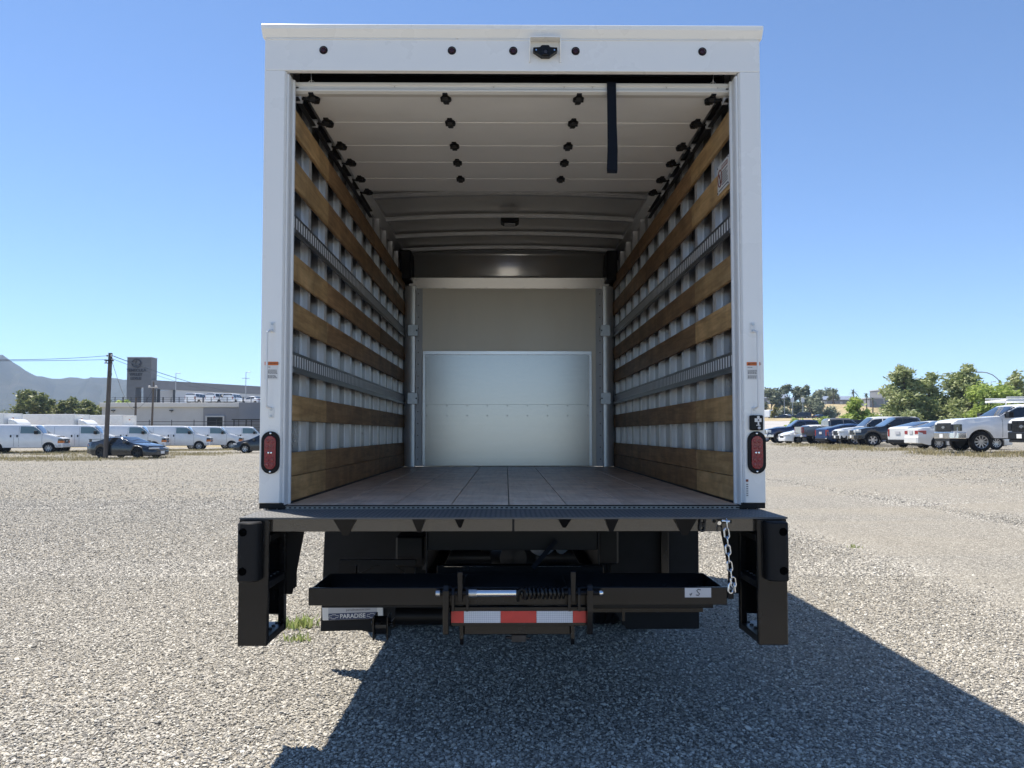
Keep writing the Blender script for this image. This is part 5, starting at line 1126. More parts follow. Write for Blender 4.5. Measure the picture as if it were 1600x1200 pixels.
# ------------------------------------------------------------------ buildings on the left
M['b_white'] = pm('white_stucco', (0.46, 0.475, 0.50), 0.8, var=0.05, nscale=0.6, bump=0.05)
M['b_par'] = pm('parapet_stucco', (0.62, 0.62, 0.62), 0.8, var=0.05, nscale=0.6)
M['b_grey'] = pm('grey_stucco', (0.22, 0.23, 0.26), 0.8, var=0.05, nscale=0.6)
M['b_char'] = pm('charcoal_cladding', (0.115, 0.118, 0.13), 0.55, var=0.10, nscale=0.5, stretch=(1, 1, 3))
M['b_char2'] = pm('grey_fascia_cladding', (0.16, 0.163, 0.175), 0.55, var=0.08, nscale=0.5)
M['concrete'] = pm('pale_concrete', (0.52, 0.50, 0.47), 0.85, var=0.12, nscale=0.4)
M['pole_wood'] = pm('weathered_pole_wood', (0.115, 0.095, 0.08), 0.85, var=0.35, nscale=4, stretch=(6, 6, 0.4), bump=0.3, bscale=6)
M['pole_metal'] = pm('galvanised_pole', (0.36, 0.37, 0.38), 0.5, 0.5, 0.1, 3)
sb = empty('service_building', (0, 0, 0)); tag(sb, 'low white service building with a roof deck of parked cars', 'building')
q = MB(); q.box(-62.8, -41.2, 116.1, 135, 0, 6.0); q.build('main_wall', M['b_white'], sb)
q = MB(); q.box(-41.19, -20, 114.9, 135, 0, 6.25); q.build('grey_wing', M['b_grey'], sb)
q = MB(); q.box(-63.0, -41.2, 115.7, 116.35, 5.55, 6.22); q.build('parapet', M['b_par'], sb, bevel=0.03)
q = MB(); q.box(-47.0, -41.3, 115.85, 116.09, 0, 5.4); q.build('entry_bay', M['b_grey'], sb)
q = MB(); q.box(-46.3, -43.9, 115.6, 115.845, 0, 4.0); o = q.build('roll_door', M['black_satin'], sb)
q = MB(); q.box(-46.55, -46.31, 115.55, 115.84, 0, 4.2); q.box(-43.89, -43.65, 115.55, 115.84, 0, 4.2); q.box(-46.3, -43.9, 115.55, 115.84, 4.01, 4.2); q.build('door_frame', M['b_white'], sb)
for x in (-61.0, -52.0, -37.5):
    q = MB(); yy = 116.09 if x < -41.2 else 114.89
    q.box(x - 0.25, x + 0.25, yy - 0.35, yy, 4.95, 5.10); q.bar((x, yy - 0.2, 4.9), (x, yy, 4.75), 0.06, 0.06); q.build('wall_lamp', M['dark_steel'], sb)
q = MB(); q.prism([(-62.9, 116.4), (-20, 116.4), (-20, 200), (-105, 200)], 'z', 6.02, 6.10); q.prism([(-62.9, 135.1), (-21, 135.1), (-21, 199), (-104, 199)], 'z', 0, 6.01); q.build('roof_deck', M['concrete'], sb)
rl = empty('deck_railing', (0, 0, 0)); tag(rl, 'dark post and wire railing along the edge of the roof deck', 'railing')
for i in range(25):
    x = -62.5 + 1.25 * i; w_ = 0.16 if i % 5 == 2 else 0.07
    q = MB(); q.box(x - w_ / 2, x + w_ / 2, 116.9, 117.05, 6.10, 7.15); q.build('post', M['dark_steel'], rl)
q = MB()
for z in (6.45, 6.8, 7.1): q.tube([(-62.5, 116.97, z), (-32.5, 116.97, z)], 0.02, 5)
q.build_each('rail_wire', M['dark_steel'], rl)
cp0 = empty('canopy', (0, 0, 0)); tag(cp0, 'dark flat-roofed metal canopy in front of the grey wing', 'canopy')
q = MB(); q.box(-40.7, -34, 110.5, 113.5, 3.45, 3.60); q.build('canopy_roof', M['dark_steel'], cp0)
for x in (-40.4, -38.6, -37.8, -36.4, -34.5):
    q = MB(); q.box(x - 0.07, x + 0.07, 110.6, 110.75, 0, 3.45); q.build('post', M['dark_steel'], cp0)
q = MB()
for z in (1.6, 1.9, 2.3): q.box(-40.4, -34.4, 110.65, 110.70, z, z + 0.06)
q.build_each('rail', M['dark_steel'], cp0)
fn = empty('lot_fence', (0, 0, 0)); tag(fn, 'dark low rail fence between the vans and the service building', 'fence')
q = MB(); q.tube([(-66, 100, 3.05), (-30, 100, 3.05)], 0.035, 5); q.tube([(-66, 100, 2.6), (-30, 100, 2.6)], 0.03, 5); q.tube([(-66, 100, 1.2), (-30, 100, 1.2)], 0.03, 5); q.build_each('rail', M['dark_steel'], fn)
for i in range(13):
    q = MB(); q.cyl((-66 + 3 * i, 100, 0), (-66 + 3 * i, 100, 3.3), 0.05, 6); q.build('post', M['dark_steel'], fn)

tw = empty('sign_tower', (-78.6, 161.1, 6.1)); tag(tw, 'charcoal dealership tower with round emblem and raised black lettering', 'tower')
q = MB(); q.box(-2.58, 2.58, 0, 2.7, 5.2, 11.62); q.box(-2.58, -0.70, 0, 2.7, 0, 5.199); q.box(1.0, 2.58, 0, 2.7, 0, 5.199); q.build('tower_block', M['b_char'], tw)
q = MB(); q.box(-2.66, 2.66, -0.08, 2.78, 11.625, 11.75); q.build('coping', M['b_white'], tw)
q = MB(); n = 40; a_, b_ = 0.95, 0.80
q.tube([(a_ * math.cos(2 * math.pi * i / n) - 0.55, -0.12, 10.35 + b_ * math.sin(2 * math.pi * i / n) * 1.08) for i in range(n)], 0.14, 6, True); q.build('emblem_ring', M['ink'], tw)
q = MB(); q.tube([(-0.40, -0.12, 11.10), (-0.62, -0.12, 10.75), (-0.85, -0.12, 10.15), (-0.62, -0.12, 9.92), (-0.05, -0.12, 9.98), (0.25, -0.12, 10.3)], 0.13, 6); q.build('emblem_stroke', M['ink'], tw)
for t_, z, sz, dx in (('TEMECULA', 8.85, 0.80, -0.55), ('VALLEY', 7.95, 0.80, -0.65), ('LEXUS', 7.08, 0.80, -0.65)):
    text_obj(t_, sz, M['ink'], tw, Matrix.Translation((dx, -0.08, z)) @ RX, ext=0.06, sx=1.05 if t_ == 'TEMECULA' else 1.0, bold=0.03)
# long showroom with a grey fascia running away to the right
sh = empty('showroom', (-75.9, 161.1, 6.1), math.atan2(22.0, 16.2)); tag(sh, 'long pale showroom with a dark grey fascia right of the tower', 'building')
q = MB(); q.box(0, 40, 0, 2.0, 4.95, 6.80); q.build('fascia', M['b_char2'], sh)
q = MB(); q.box(5.6, 40, 0.35, 12, 0, 4.94); q.build('wall', M['b_white'], sh)
for x in (1.7, 5.3):
    q = MB(); q.box(x, x + 0.45, 0.3, 0.75, 0, 4.94); q.build('column', M['dark_steel'], sh)

def lamp_post(name, lab, x, y, z0, z1, arm, cat='lamp post', r=0.10, group=None, heads=1):
    root = empty(name, (x, y, z0)); tag(root, lab, cat, group)
    q = MB(); q.cyl((0, 0, 0), (0, 0, z1 - z0), r, 10, r * 0.6); q.build('pole', M['pole_metal'], root, smooth=True)
    for k in range(heads):
        s = 1 if k == 0 else -1
        q = MB(); q.bar((0, 0, z1 - z0 - 0.1), (s * arm, 0, z1 - z0), 0.07, 0.07); q.build('arm', M['pole_metal'], root)
        q = MB(); q.box(min(s * arm, s * (arm + 0.5)), max(s * arm, s * (arm + 0.5)), -0.2, 0.2, z1 - z0 - 0.06, z1 - z0 + 0.06); q.build('lamp_head', M['pole_metal'], root, bevel=0.03)
    return root
lamp_post('lamp_post', 'thin lamp post on the roof deck in front of the showroom', -64.3, 146.1, 6.1, 13.2, 0.35)
o = lamp_post('lamp_post', 'lamp post with a short crossbar at the right of the roof deck', -50.7, 146.1, 6.1, 13.4, 0.35)
q = MB(); q.box(-0.75, 0.75, -0.05, 0.05, 6.05, 6.15); q.build('crossbar', M['pole_metal'], o)
q = MB(); q.box(-0.3, 0.3, -0.3, 0.3, 0, 1.2); q.build('base', M['concrete'], o)

# ------------------------------------------------------------------ wooden poles and wires
up = empty('utility_pole', (-23.30, 41.1, 0)); tag(up, 'tall leaning wooden utility pole beside the dark coupe', 'utility pole')
q = MB(); q.cyl((0, 0, -0.1), (0.16, 0, 6.15), 0.135, 14, 0.11); q.build('pole', M['pole_wood'], up, smooth=True)
q = MB(); q.bar((-0.10, -0.14, 5.72), (0.42, -0.14, 5.68), 0.06, 0.08); q.bar((-0.1, -0.14, 5.55), (0.25, -0.14, 5.54), 0.05, 0.05); q.build_each('bracket', M['dark_steel'], up)
for p in ((0.05, -0.16, 5.98), (0.36, -0.14, 5.76), (0.0, -0.16, 5.60), (0.28, -0.12, 5.98)):
    q = MB(); q.ball(p, 0.055, 8, 6, (1, 1, 1.3)); q.build('insulator', M['silver'], up, smooth=True)
q = MB(); q.tube([(0.22 + 0.12 * math.cos(t * 0.7), -0.13, 4.9 + 0.18 * math.sin(t * 0.7)) for t in range(20)], 0.008, 5); q.build('cable_coil', M['plastic'], up)
def wire(lab, a, b, sag, parent=None, r=0.012):
    a, b = Vector(a), Vector(b); q = MB(); n = 24
    q.tube([a.lerp(b, i / n) - Vector((0, 0, sag * 4 * (i / n) * (1 - i / n))) for i in range(n + 1)], r, 5)
    o = q.build('overhead_wire', M['plastic'], parent); tag(o, lab, 'wire', 'overhead wires on the poles'); return o
top = (-23.2, 40.95, 5.98)
wire('upper wire running left from the utility pole out of view', top, (-20.9, 24.0, 4.15), 0.12)
wire('lower wire running left from the utility pole out of view', (-23.3, 40.95, 5.75), (-22.2, 24.0, 4.10), 0.05)
wire('thick wire running right from the utility pole past the tower', (-22.95, 40.95, 5.98), (-37.5, 126, 8.6), 1.25, r=0.022)
wire('thin wire running right from the utility pole below the thick one', (-22.9, 40.95, 5.78), (-37.8, 126, 8.3), 1.35, r=0.012)
wire('slack wire from the utility pole down to the small pole', (-22.95, 40.95, 5.6), (-48.0, 96.1, 4.6), 0.9, r=0.014)
wire('slack wire between the two small poles', (-48.0, 96.1, 4.6), (-45.8, 96.1, 7.2), 0.5, r=0.014)
p1 = empty('short_pole', (-48.0, 96.1, 0)); tag(p1, 'short thin wooden pole in front of the tower, left of a taller one', 'utility pole')
q = MB(); q.cyl((0, 0, 0), (0, 0, 6.1), 0.17, 10, 0.12); q.build('pole', M['pole_wood'], p1, smooth=True)
q = MB(); q.box(-0.25, 0.25, -0.2, -0.12, 4.8, 4.9); q.build('bracket', M['dark_steel'], p1)
p2 = empty('crossarm_pole', (-45.9, 96.1, 0)); tag(p2, 'thin pole with a pale crossarm in front of the tower', 'utility pole')
q = MB(); q.cyl((0, 0, 0), (0.15, 0, 8.2), 0.16, 10, 0.10); q.build('pole', M['pole_wood'], p2, smooth=True)
q = MB(); q.bar((-0.45, -0.15, 7.42), (0.75, -0.15, 7.42), 0.12, 0.12); q.build('crossarm', M['concrete'], p2)
for x in (-0.3, 0.55):
    q = MB(); q.ball((x, -0.15, 7.55), 0.13, 8, 6, (1.4, 1, 0.8)); q.build('insulator', M['silver'], p2, smooth=True)

# ------------------------------------------------------------------ right side background
RB = [('warehouse', 'long grey hilltop warehouse with a pale ribbed solar roof', 116.4, 286, 134.2, 12, 3.9), ('warehouse', 'low grey hilltop building left of the eucalyptus trees', 97.0, 288, 108.0, 12, 5.0)]
M['solar'] = pm('solar_roof', (0.30, 0.33, 0.38), 0.35, 0.3, 0.2, 1.5, (3, 0.2, 1))
for n_, lab, x0, y, x1, dp, h in RB:
    z = gz((x0 + x1) / 2, y) - 0.3; root = empty(n_, (x0, y, z)); tag(root, lab, 'building')
    w_ = x1 - x0; q = MB(); q.box(0, w_, 0, dp, 0, h * 0.62); q.build('wall', M['b_grey'], root)
    q = MB(); q.prism([(-0.4, h * 0.63), (dp + 0.4, h * 0.63), (dp / 2 + 2, h * 1.05), (dp / 2, h * 1.05)], 'x', -0.3, w_ + 0.3); q.build('roof', M['solar'], root)
    for i in range(6):
        q = MB(); x = w_ * (i + 0.5) / 6; q.box(x - 0.5, x + 0.5, -0.06, -0.01, 0.2, h * 0.45); q.build('bay_door', M['b_white'] if i % 2 else M['dark_steel'], root)
for lab, x0, x1, y, h in (('flat-roofed pale building behind the tallest right-hand tree', 121, 131, 251, 3.2), ('taller grey rooftop block just left of the tallest right-hand tree', 130.6, 135.5, 262, 5.4), ('pale building top behind the right-hand tree row', 184.0, 196.0, 240, 10.0)):
    z = gz(x0, y) - 0.3; root = empty('flat_roofed_building', (x0, y, z)); tag(root, lab, 'building')
    q = MB(); q.box(0, x1 - x0, 0, 9, 0, h); q.build('wall', M['b_grey'], root)
    q = MB(); q.box(-0.15, x1 - x0 + 0.15, -0.15, 9.15, h + 0.002, h + 0.35); q.build('parapet', M['b_white'], root)
    for i in range(3):
        q = MB(); x = (x1 - x0) * (i + 0.5) / 3; q.box(x - 0.6, x + 0.6, -0.05, -0.005, h * 0.35, h * 0.7); q.build('window', M['glass'], root)
lamp_post('lamp_post', 'far lot lamp post with a curved arm, left of two signs', 72.6, 196.1, 5.0, 11.4, 1.2, r=0.12)
for x, lab in ((74.7, 'far lot post carrying a square white board, left of its twin'), (77.4, 'far lot post carrying a square white board, right of its twin')):
    root = empty('board_post', (x, 196.1, 5.0)); tag(root, lab, 'sign post', 'posts with white boards')
    q = MB(); q.cyl((0, 0, 0), (0, 0, 5.4), 0.12, 8, 0.09); q.build('pole', M['pole_metal'], root)
    q = MB(); q.box(-0.42, 0.42, -0.12, 0.02, 4.6, 5.8); q.build('board', M['paper'], root, bevel=0.03)
lamp_post('lamp_post', 'thin distant lamp post left of the tallest right-hand tree', 83.9, 166.1, 4.7, 12.2, 0.6, r=0.09)
lamp_post('lamp_post', 'thin distant mast behind the right-hand tree row', 107.9, 166.1, 4.7, 13.0, 0.5, r=0.07)
sl = empty('street_lamp', (61.3, 91.1, gz(61.3, 91.1))); tag(sl, 'tall street lamp with a long curved arm above the heavy-duty pickup', 'street lamp')
q = MB(); q.cyl((0, 0, 0), (0, 0, 7.35), 0.13, 12, 0.10); q.build('pole', M['pole_metal'], sl, smooth=True)
q = MB(); q.tube([(0, 0, 7.3), (-0.25, 0, 7.6), (-0.8, 0, 8.05), (-1.5, 0, 8.33), (-2.2, 0, 8.42)], 0.055, 8); q.build('arm', M['pole_metal'], sl, smooth=True)
q = MB(); q.box(-2.85, -2.15, -0.16, 0.16, 8.34, 8.46); q.build('lamp_head', M['pole_metal'], sl, bevel=0.04, segs=2)
# street and far lot paving
def sheet(name, xs, ys, mat, dz):
    v = [(x, y, terrain(x, y) + dz) for y in ys for x in xs]; nx = len(xs)
    mb = MB(); mb.add(v, [(j * nx + i, j * nx + i + 1, (j + 1) * nx + i + 1, (j + 1) * nx + i) for j in range(len(ys) - 1) for i in range(nx - 1)]); return tag(mb.build(name, mat, smooth=True), kind='structure')
gx = [16, 20, 24, 28, 32, 36, 40, 44, 48, 52, 56, 60, 64, 68, 72, 76, 80, 100, 130, 170]
sheet('street', gx, [120, 130, 140, 150], pm('pale_asphalt', (0.36, 0.34, 0.32), 0.85, var=0.12, nscale=0.3), 0.03)
sheet('far_lot', [g for g in gx if g >= 56], [180, 190, 200, 210], pm('lot_asphalt', (0.15, 0.15, 0.15), 0.85, var=0.15, nscale=0.3), 0.03)

# ------------------------------------------------------------------ hills
def hills(name, ridge, depth, seed, mat, y0=1150.0, y1=2000.0):
    rng = random.Random(seed); xs = np.linspace(ridge[0][0], ridge[-1][0], 110); ns = 26; v = []; f = []
    ph = [rng.uniform(0, 6.28) for _ in range(8)]
    for j in range(ns + 1):
        t = j / ns
        for x in xs:
            r = itp(ridge, x); base = r * (smooth(t) if j < ns else 1)
            er = 0.10 * math.sin(x * 0.021 + ph[0] + 2 * t) + 0.07 * math.sin(x * 0.047 + ph[1] - 3 * t) + 0.04 * math.sin(x * 0.11 + ph[2] + 5 * t) + 0.02 * math.sin(x * 0.23 + ph[3])
            z = base * (1 + er * math.sin(math.pi * t) * 1.2) + rng.uniform(-1.2, 1.2) * t
            v.append((x * (0.62 + 0.38 * t), y0 + (y1 - y0) * t, z - 2))
    nx = len(xs)
    for x in xs: v.append((x * 1.02, y1 + depth, -2))
    for j in range(ns + 1): f += [(j * nx + i, j * nx + i + 1, (j + 1) * nx + i + 1, (j + 1) * nx + i) for i in range(nx - 1)]
    mb = MB(); mb.add(v, f); tag(mb.build(name, mat, smooth=True), kind='structure')
def hill_mat():
    m, nt, b = newmat('chaparral_hillside'); v = mapped(nt, (1, 1, 1))
    n1 = N(nt, 'ShaderNodeTexNoise', i_Scale=0.012, i_Detail=9.0, i_Roughness=0.65); nt.links.new(v, n1.inputs['Vector'])
    n2 = N(nt, 'ShaderNodeTexNoise', i_Scale=0.09, i_Detail=6.0, i_Roughness=0.7); nt.links.new(v, n2.inputs['Vector'])
    c = ramp(nt, n1.outputs[0], [(0.35, (0.012, 0.017, 0.012)), (0.55, (0.022, 0.028, 0.021)), (0.72, (0.055, 0.050, 0.040))])
    mr = N(nt, 'ShaderNodeMapRange'); mr.inputs[3].default_value = 0.55; mr.inputs[4].default_value = 1.45; nt.links.new(n2.outputs[0], mr.inputs[0])
    hs = nt.nodes.new('ShaderNodeHueSaturation'); nt.links.new(mr.outputs[0], hs.inputs['Value']); nt.links.new(c, hs.inputs['Color']); nt.links.new(hs.outputs[0], b.inputs['Base Color']); b.inputs['Roughness'].default_value = 0.95
    bp = N(nt, 'ShaderNodeBump', i_Strength=0.6, i_Distance=6.0); nt.links.new(n2.outputs[0], bp.inputs['Height']); nt.links.new(bp.outputs[0], b.inputs['Normal'])
    return m
M['hill'] = hill_mat()
hills('hills', [(-2600, 90), (-1900, 150), (-1510, 171), (-1411, 178), (-1330, 193), (-1313, 193), (-1280, 186), (-1237, 158), (-1209, 147), (-1171, 143), (-1130, 150), (-1097, 146), (-1039, 143), (-986, 140), (-915, 133), (-815, 110), (-682, 80), (-500, 40), (-350, 10)], 600, 3, M['hill'])

# ------------------------------------------------------------------ trees and plants
def leaf_mat(name, dark, mid, light, trans=0.25):
    m, nt, b = newmat(name)
    geo = nt.nodes.new('ShaderNodeNewGeometry'); rnd = geo.outputs['Random Per Island']
    v = mapped(nt, (1, 1, 1)); nz = N(nt, 'ShaderNodeTexNoise', i_Scale=0.55, i_Detail=3.0); nt.links.new(v, nz.inputs['Vector'])
    ad = N(nt, 'ShaderNodeMath', operation='MULTIPLY_ADD'); ad.inputs[1].default_value = 0.45; nt.links.new(rnd, ad.inputs[0]); nt.links.new(nz.outputs[0], ad.inputs[2])
    c = ramp(nt, ad.outputs[0], [(0.40, dark), (0.72, mid), (1.0, light)])
    nt.links.new(c, b.inputs['Base Color']); b.inputs['Roughness'].default_value = 0.55; b.inputs['Specular IOR Level'].default_value = 0.35
    tr = nt.nodes.new('ShaderNodeBsdfTranslucent'); nt.links.new(c, tr.inputs[0]); mx = nt.nodes.new('ShaderNodeMixShader'); mx.inputs[0].default_value = trans
    out = nt.nodes['Material Output']; nt.links.new(b.outputs[0], mx.inputs[1]); nt.links.new(tr.outputs[0], mx.inputs[2]); nt.links.new(mx.outputs[0], out.inputs[0]); return m
M['leaf_alder'] = leaf_mat('alder_leaves', (0.132, 0.174, 0.060), (0.288, 0.336, 0.138), (0.504, 0.528, 0.300), 0.38)
M['leaf_lime'] = leaf_mat('light_green_leaves', (0.168, 0.240, 0.048), (0.312, 0.408, 0.096), (0.480, 0.552, 0.180), 0.4)
M['leaf_euc'] = leaf_mat('eucalyptus_leaves', (0.109, 0.133, 0.086), (0.203, 0.226, 0.148), (0.359, 0.382, 0.265))
M['leaf_pine'] = leaf_mat('pine_needles', (0.084, 0.114, 0.036), (0.168, 0.198, 0.066), (0.312, 0.318, 0.126), 0.3)
M['leaf_gold'] = leaf_mat('yellow_leaves', (0.216, 0.192, 0.036), (0.312, 0.276, 0.060), (0.408, 0.360, 0.120))
M['leaf_palm'] = leaf_mat('palm_fronds', (0.048, 0.066, 0.036), (0.084, 0.108, 0.060), (0.144, 0.168, 0.096))
M['bark'] = pm('tree_bark', (0.10, 0.08, 0.06), 0.9, var=0.35, nscale=6, bump=0.3)

def leaves(blobs, n, size, seed, name, mat, parent, flat=0.5):
    rng = np.random.default_rng(seed); B = np.array([(*c, *r) for c, r in blobs]); vol = (B[:, 3] * B[:, 4] * B[:, 5]) ** 0.75; k = rng.choice(len(B), n, p=vol / vol.sum())
    d = rng.normal(size=(n, 3)); d /= np.linalg.norm(d, axis=1)[:, None]; rad = rng.random(n) ** 0.45 * (1 + 0.16 * rng.normal(size=n))
    c = B[k, :3] + d * B[k, 3:] * rad[:, None]
    a = rng.normal(size=(n, 3)); a[:, 2] *= flat; a /= np.linalg.norm(a, axis=1)[:, None]
    b = np.cross(a, rng.normal(size=(n, 3))); b /= np.linalg.norm(b, axis=1)[:, None]; nn = np.cross(a, b)
    s = size * (0.55 + 0.9 * rng.random(n))[:, None]
    V = np.stack([c - a * s, c + b * s * 0.42 + nn * s * 0.12, c + a * s, c - b * s * 0.42 + nn * s * 0.12], 1).reshape(-1, 3)
    me = bpy.data.meshes.new(name); me.vertices.add(4 * n); me.vertices.foreach_set('co', V.astype(np.float32).ravel())
    me.loops.add(4 * n); me.loops.foreach_set('vertex_index', np.arange(4 * n, dtype=np.int32)); me.polygons.add(n); me.polygons.foreach_set('loop_start', np.arange(0, 4 * n, 4, dtype=np.int32))
    me.update(calc_edges=True); me.materials.append(mat); return link(name, me, parent)

def tree(name, lab, x, y, h, w, kind, mat, seed, n=2600, size=0.30, group=None, z=None):
    rng = random.Random(seed); root = empty(name, (x, y, gz(x, y) if z is None else z)); tag(root, lab, 'tree' if kind != 'bush' else 'bush', group)
    blobs = []; q = MB(); th = h * (0.9 if kind == 'cone' else 0.6)
    lean = rng.uniform(-0.03, 0.03) * h
    if kind != 'bush':
        q.tube([(0, 0, -0.1), (lean * 0.3, 0, th * 0.4), (lean * 0.7, 0, th * 0.75), (lean, 0, th)], [h * 0.022, h * 0.017, h * 0.011, h * 0.004], 8)
    if kind == 'cone':
        m_ = 34
        for i in range(m_):
            t = (i + rng.random()) / m_; zz = h * (0.12 + 0.84 * t); r = w * 0.5 * (1 - t) ** 0.62 * rng.uniform(0.6, 1.1) + 0.05 * w; a = rng.uniform(0, 6.28)
            c = (r * 0.72 * math.cos(a) + lean * t, r * 0.72 * math.sin(a), zz); br = (0.30 * r + 0.085 * w) * rng.uniform(0.7, 1.2)
            blobs.append((c, (br * 1.2, br * 1.2, br * 0.75))); q.tube([(lean * t * 0.8, 0, zz - 0.12 * h * (1 - t)), c], [h * 0.006, h * 0.002], 5)
    elif kind == 'bush':
        for i in range(12):
            a = rng.uniform(0, 6.28); r = w * 0.38 * math.sqrt(rng.random()); zz = h * rng.uniform(0.22, 0.80) * (1 - 0.5 * (r / (w * 0.5)) ** 2); c = (r * math.cos(a), r * math.sin(a), zz); br = w * rng.uniform(0.13, 0.22)
            blobs.append((c, (br, br, min(br, zz)))); q.tube([(c[0] * 0.15, c[1] * 0.15, 0), c], [0.03, 0.012], 5)
    else:
        m_ = 17 if kind == 'round' else 15
        for i in range(m_):
            a = rng.uniform(0, 6.28); u = rng.random(); zz = h * (0.34 + 0.56 * u); rr = w * 0.5 * math.sqrt(max(0.05, 1 - ((u - 0.30) / 0.78) ** 2)) * rng.uniform(0.45, 0.85)
            c = (rr * math.cos(a) + lean, rr * math.sin(a), zz); br = w * (rng.uniform(0.13, 0.23) if kind == 'round' else rng.uniform(0.09, 0.17))
            blobs.append((c, (br * 1.1, br * 1.1, br * (0.85 if kind == 'round' else 1.15)))); q.tube([(lean * 0.5, 0, h * 0.28 + 0.2 * h * u), ((c[0]) * 0.55, c[1] * 0.55, zz - 0.10 * h), c], [h * 0.010, h * 0.007, h * 0.003], 5)
    q.build('trunk' if kind != 'bush' else 'stems', M['bark'], root, smooth=True)
    leaves(blobs, n, size, seed, 'crown' if kind != 'bush' else 'foliage', M[mat], root); return root

TL = 'trees behind the van row'; TR = 'trees along the street on the right'; TE = 'eucalyptus trees above the far lot'
tree('pine_tree', 'big round pine behind the box trucks, leftmost and tallest of its row', -85.8, 136, 9.7, 6.6, 'round', 'leaf_pine', 11, 4200, 0.34, TL)
tree('pine_tree', 'rounded pine directly right of the tallest left-hand pine', -84.2, 140, 8.9, 5.4, 'round', 'leaf_pine', 12, 3200, 0.34, TL)
tree('pine_tree', 'pine with a pointed top midway along the left-hand trees', -81.0, 141, 8.5, 4.6, 'round', 'leaf_pine', 13, 2800, 0.32, TL)
tree('pine_tree', 'lower pine left of the utility pole', -76.0, 137, 7.7, 4.8, 'round', 'leaf_pine', 14, 2800, 0.32, TL)
tree('pine_tree', 'pine whose crown meets the utility pole', -72.8, 135, 7.7, 4.6, 'round', 'leaf_pine', 15, 2800, 0.32, TL)
tree('bush', 'pale green low bush at the left edge below the hills', -95.5, 142, 5.4, 8.0, 'bush', 'leaf_lime', 16, 2200, 0.34, TL)
tree('bush', 'grey green thicket at the far left edge behind the trucks', -101.0, 150, 6.3, 9.0, 'bush', 'leaf_euc', 17, 2200, 0.34, TL)
tree('bush', 'light green bush under the tallest left-hand pine', -90.8, 131, 5.0, 6.0, 'bush', 'leaf_lime', 18, 1800, 0.3, TL)
tree('bush', 'small bush standing on the deck left of the tower', -74.5, 146, 2.3, 4.2, 'bush', 'leaf_lime', 19, 900, 0.26, None, 6.1)
tree('bush', 'small bush seen through the opening of the tower', -79.5, 170, 3.6, 3.6, 'bush', 'leaf_lime', 20, 900, 0.28, None, 6.1)
tree('street_tree', 'tallest broad conical tree right of the box truck', 49.6, 91.1, 9.4, 6.6, 'cone', 'leaf_alder', 31, 8500, 0.26, TR)
tree('street_tree', 'slim pointed tree just right of the tallest one', 54.3, 94.1, 8.7, 5.6, 'cone', 'leaf_alder', 32, 4800, 0.25, TR)
tree('street_tree', 'bushy tree in the middle of the right-hand tree row', 56.4, 92.1, 8.6, 7.0, 'cone', 'leaf_alder', 33, 6500, 0.26, TR)
tree('street_tree', 'tall pointed tree at the right end of the row, left of the street lamp', 56.0, 88.6, 9.3, 4.9, 'cone', 'leaf_alder', 34, 5500, 0.25, TR)
tree('street_tree', 'lone tree at the right edge behind the ladder rack', 70.0, 101.1, 9.3, 5.6, 'cone', 'leaf_alder', 35, 3600, 0.28, TR)
tree('leafy_tree', 'lighter green drooping tree above the hood of the heavy-duty pickup', 54.6, 82.1, 6.2, 5.6, 'round', 'leaf_lime', 36, 3800, 0.24, TR)
tree('leafy_tree', 'light green tree below the street lamp', 57.8, 84.1, 6.0, 4.4, 'round', 'leaf_lime', 37, 2600, 0.24, TR)
tree('leafy_tree', 'bright green small tree above the white sport utility vehicle', 37.6, 78.1, 4.7, 4.0, 'cone', 'leaf_lime', 38, 3600, 0.22, TR)
tree('bush', 'bright green bush above the cab of the pewter pickup', 35.4, 82.1, 3.3, 4.2, 'bush', 'leaf_lime', 39, 1800, 0.22, TR)
tree('bush', 'green bush left of the bright green small tree', 33.4, 84.1, 2.9, 3.8, 'bush', 'leaf_lime', 40, 1600, 0.22, TR)
tree('bush', 'dark low bush at the foot of the tallest right-hand tree', 46.6, 84.1, 3.4, 5.0, 'bush', 'leaf_alder', 41, 1800, 0.24, TR)
tree('bush', 'green bush at the foot of the slim pointed tree', 51.4, 85.1, 3.6, 5.0, 'bush', 'leaf_alder', 42, 1800, 0.24, TR)
tree('bush', 'olive bush between the small tree and the tallest tree', 55.6, 112.1, 3.2, 5.6, 'bush', 'leaf_alder', 43, 1500, 0.28, TR)
tree('eucalyptus_tree', 'dark eucalyptus at the left, nearest the box truck', 77.5, 220, 8.4, 7.6, 'euc', 'leaf_euc', 51, 2600, 0.42, TE)
tree('eucalyptus_tree', 'tall dark eucalyptus in the middle of the hillside clump', 82.2, 218, 10.4, 6.6, 'euc', 'leaf_euc', 52, 3000, 0.42, TE)
tree('eucalyptus_tree', 'tall dark eucalyptus at the right of the hillside clump', 87.0, 216, 10.4, 6.4, 'euc', 'leaf_euc', 53, 3000, 0.42, TE)
tree('eucalyptus_tree', 'low spreading eucalyptus in front of the hillside clump', 83.5, 208, 6.4, 9.5, 'euc', 'leaf_euc', 54, 2600, 0.40, TE)
tree('bush', 'dark green bush at the right foot of the eucalyptus clump', 89.5, 209, 4.4, 6.6, 'bush', 'leaf_euc', 55, 1600, 0.36, TE)
tree('bush', 'olive bush at the left foot of the eucalyptus clump', 78.0, 209, 4.0, 6.0, 'bush', 'leaf_euc', 57, 1500, 0.36, TE)
tree('bush', 'yellow leaved shrub by the far lot entrance', 66.4, 186, 3.6, 2.2, 'bush', 'leaf_gold', 56, 700, 0.26)
tree('leafy_tree', 'round dark tree rising behind the solar roofed warehouse', 128.5, 306, 8.6, 7.5, 'round', 'leaf_euc', 58, 1600, 0.5)
